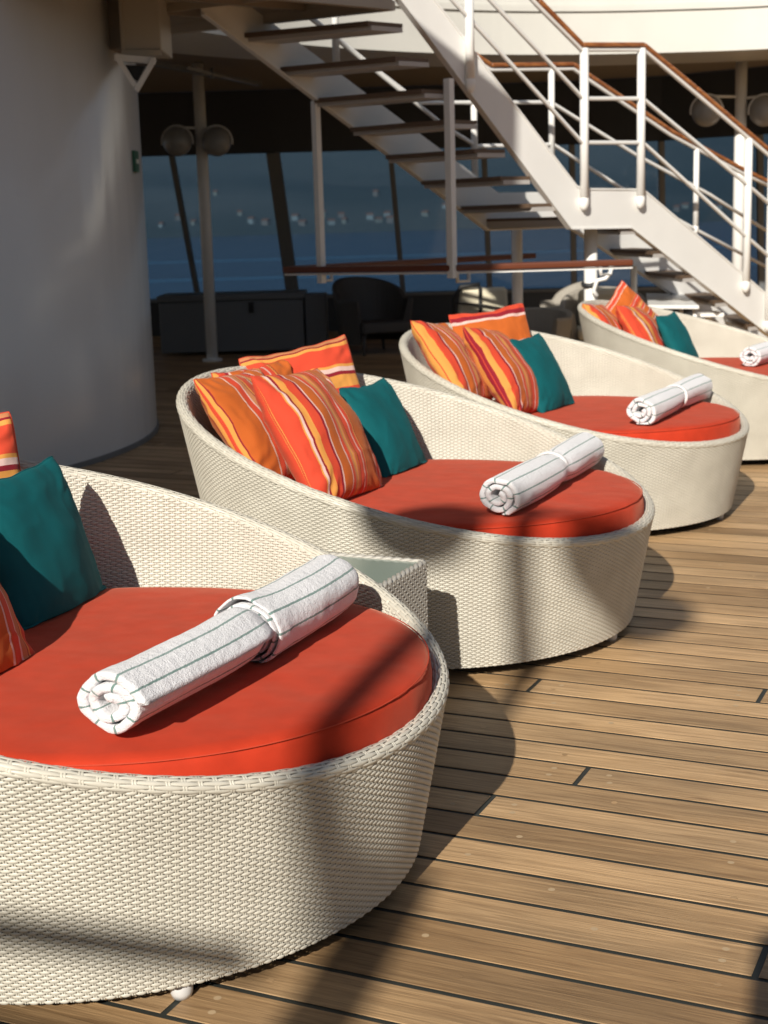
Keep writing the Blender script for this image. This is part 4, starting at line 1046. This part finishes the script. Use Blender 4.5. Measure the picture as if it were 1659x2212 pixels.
# unseen canopy added high above the left side, outlined to cast the shade
poly = [(-2.95, 1.8), (-3.0, 4.1), (-2.5, 5.3), (-2.18, 6.1), (-2.16, 7.15), (-3.0, 7.2), (-3.6, 7.6), (-4.4, 8.5), (-5.6, 9.1), (-9.5, 9.6), (-9.5, -3.5), (-2.95, -3.5)]
m = MB(); m.prism([from_lat(a, u, 5.5) for a, u in poly], (0, 0, .15)); tag(m.build('shade_canopy', M_BEAM), 'white canopy deck added out of view overhead at the left, shaped to throw the deep shade', 'canopy')
# unseen ledge added to shade the lower left, with twin-globe lamp and rail
zD = 3.7
def up_at(lat, up, z): return from_lat(lat, up, z)
aft = [up_at(-3.4, 1.13, zD), up_at(-.80, 1.13, zD)]
m = MB(); m.prism([aft[0], aft[1], aft[1]-al_v*2.2, aft[0]-al_v*2.2], (0, 0, -.12)); tag(m.build('shade_ledge', M_BEAM), 'narrow ledge added unseen to shade the lower left, behind the photographer', 'deck')
lp = up_at(-.925, 1.05, zD)
lampr = empty('twin_globe_lamp', (lp[0], lp[1], zD), label='tall pole with two round lamps on the upper ledge behind the photographer', cat='lamp', group='poles with twin round lamps')
al_top = (2.62-1.05)/math.cos(SEL)
m = MB(); m.tube([(lp[0], lp[1], zD), (lp[0], lp[1], zD+al_top+.25)], .042, 16); m.build('pole', M_WHITE, lampr, smooth=True)
m = MB(); m.box((lp[0]+.04, lp[1], zD+.26), (.14, .10, .52), rz=SAZ-math.pi/2); m.build('pole_shade_block', M_WHITE, lampr, bevel=.01)  # block added to widen the lower part of the pole shadow
for sg_ in (-1, 1):
    c = lp+lat_v*.30*sg_+np.array([0, 0, al_top+.08]); m = MB(); m.sphere(c, .19, 24, 16, .85); m.build('globe', M_GLOBE, lampr, smooth=True)
m = MB(); c = lp+np.array([0, 0, al_top+.22]); m.tube([c-lat_v*.32, c+lat_v*.32], .02, 8); m.build('crossbar', M_WHITE, lampr, smooth=True)
rail_a, rail_b = up_at(-3.4, 1.285, zD+.18), up_at(-1.05, 1.285, zD+.18)
m = MB(); m.bar(rail_a, rail_b, .05, .045); m.build('toe_rail', M_WHITE, None); tag(bpy.data.objects['toe_rail'], 'low toe rail on the upper ledge behind the photographer', 'rail')
# tall vent added behind the camera to cast the shadow of the person there
pv_ = from_lat(.27, 1.42, 2.3)
m = MB(); m.box((pv_[0], pv_[1], 1.15), (.75, .30, 2.3), rz=SAZ-math.pi/2); tag(m.build('person_standin', M_WHITE, bevel=.04), 'tall white box added out of view to cast the shadow of the person at the camera', 'standin')

dh = empty('blocker', (-8, -2, 0), label='tall white deckhouse wall added out of view to dim the sky, to the left behind the photographer', cat='blocker')  # unseen wall added to keep sky light off the shaded side
m = MB(); m.box((-8.5, 0, 2.75), (2.0, 14, 5.5)); m.build('wall', M_BEAM, dh)
for q in range(5):
    m = MB(); m.box((-7.49, -4.5+q*2.2, 1.7), (.03, 1.1, 1.0)); m.build('window', M_DARK, dh)

aft_c = al_v*(-15.5)
asp = empty('sky_blocker', (aft_c[0], aft_c[1], 0), label='broad white block added unseen to cut sky light, far behind the photographer', cat='blocker')  # unseen block added to cut horizon sky and deepen the shade
m = MB(); m.box((aft_c[0], aft_c[1], 3.4), (30, 2, 6.8), rz=SAZ-math.pi/2); m.build('wall', M_BEAM, asp)
for q in range(7):
    c = aft_c+lat_v*(-9+q*3)+al_v*1.01; m = MB(); m.box((c[0], c[1], 1.8), (1.4, .04, 1.1), rz=SAZ-math.pi/2); m.build('window', M_DARK, asp)

# ------------------------------------------------------------------ sea haze
hm = bpy.data.materials.new('sea_haze'); hm.use_nodes = True; nt = hm.node_tree; nt.nodes.clear()
pvn = nt.nodes.new('ShaderNodeVolumePrincipled'); pvn.inputs['Density'].default_value = .00016; pvn.inputs['Color'].default_value = (.82, .88, .95, 1); pvn.inputs['Anisotropy'].default_value = .2
oo = nt.nodes.new('ShaderNodeOutputMaterial'); nt.links.new(pvn.outputs[0], oo.inputs['Volume'])
m = MB(); m.prism([(-9500, -60, -20.2), (9500, -60, -20.2), (9500, 9500, -20.2), (-9500, 9500, -20.2)], (0, 0, 1050)); hz_o = m.build('haze', hm); tag(hz_o, kind='stuff')
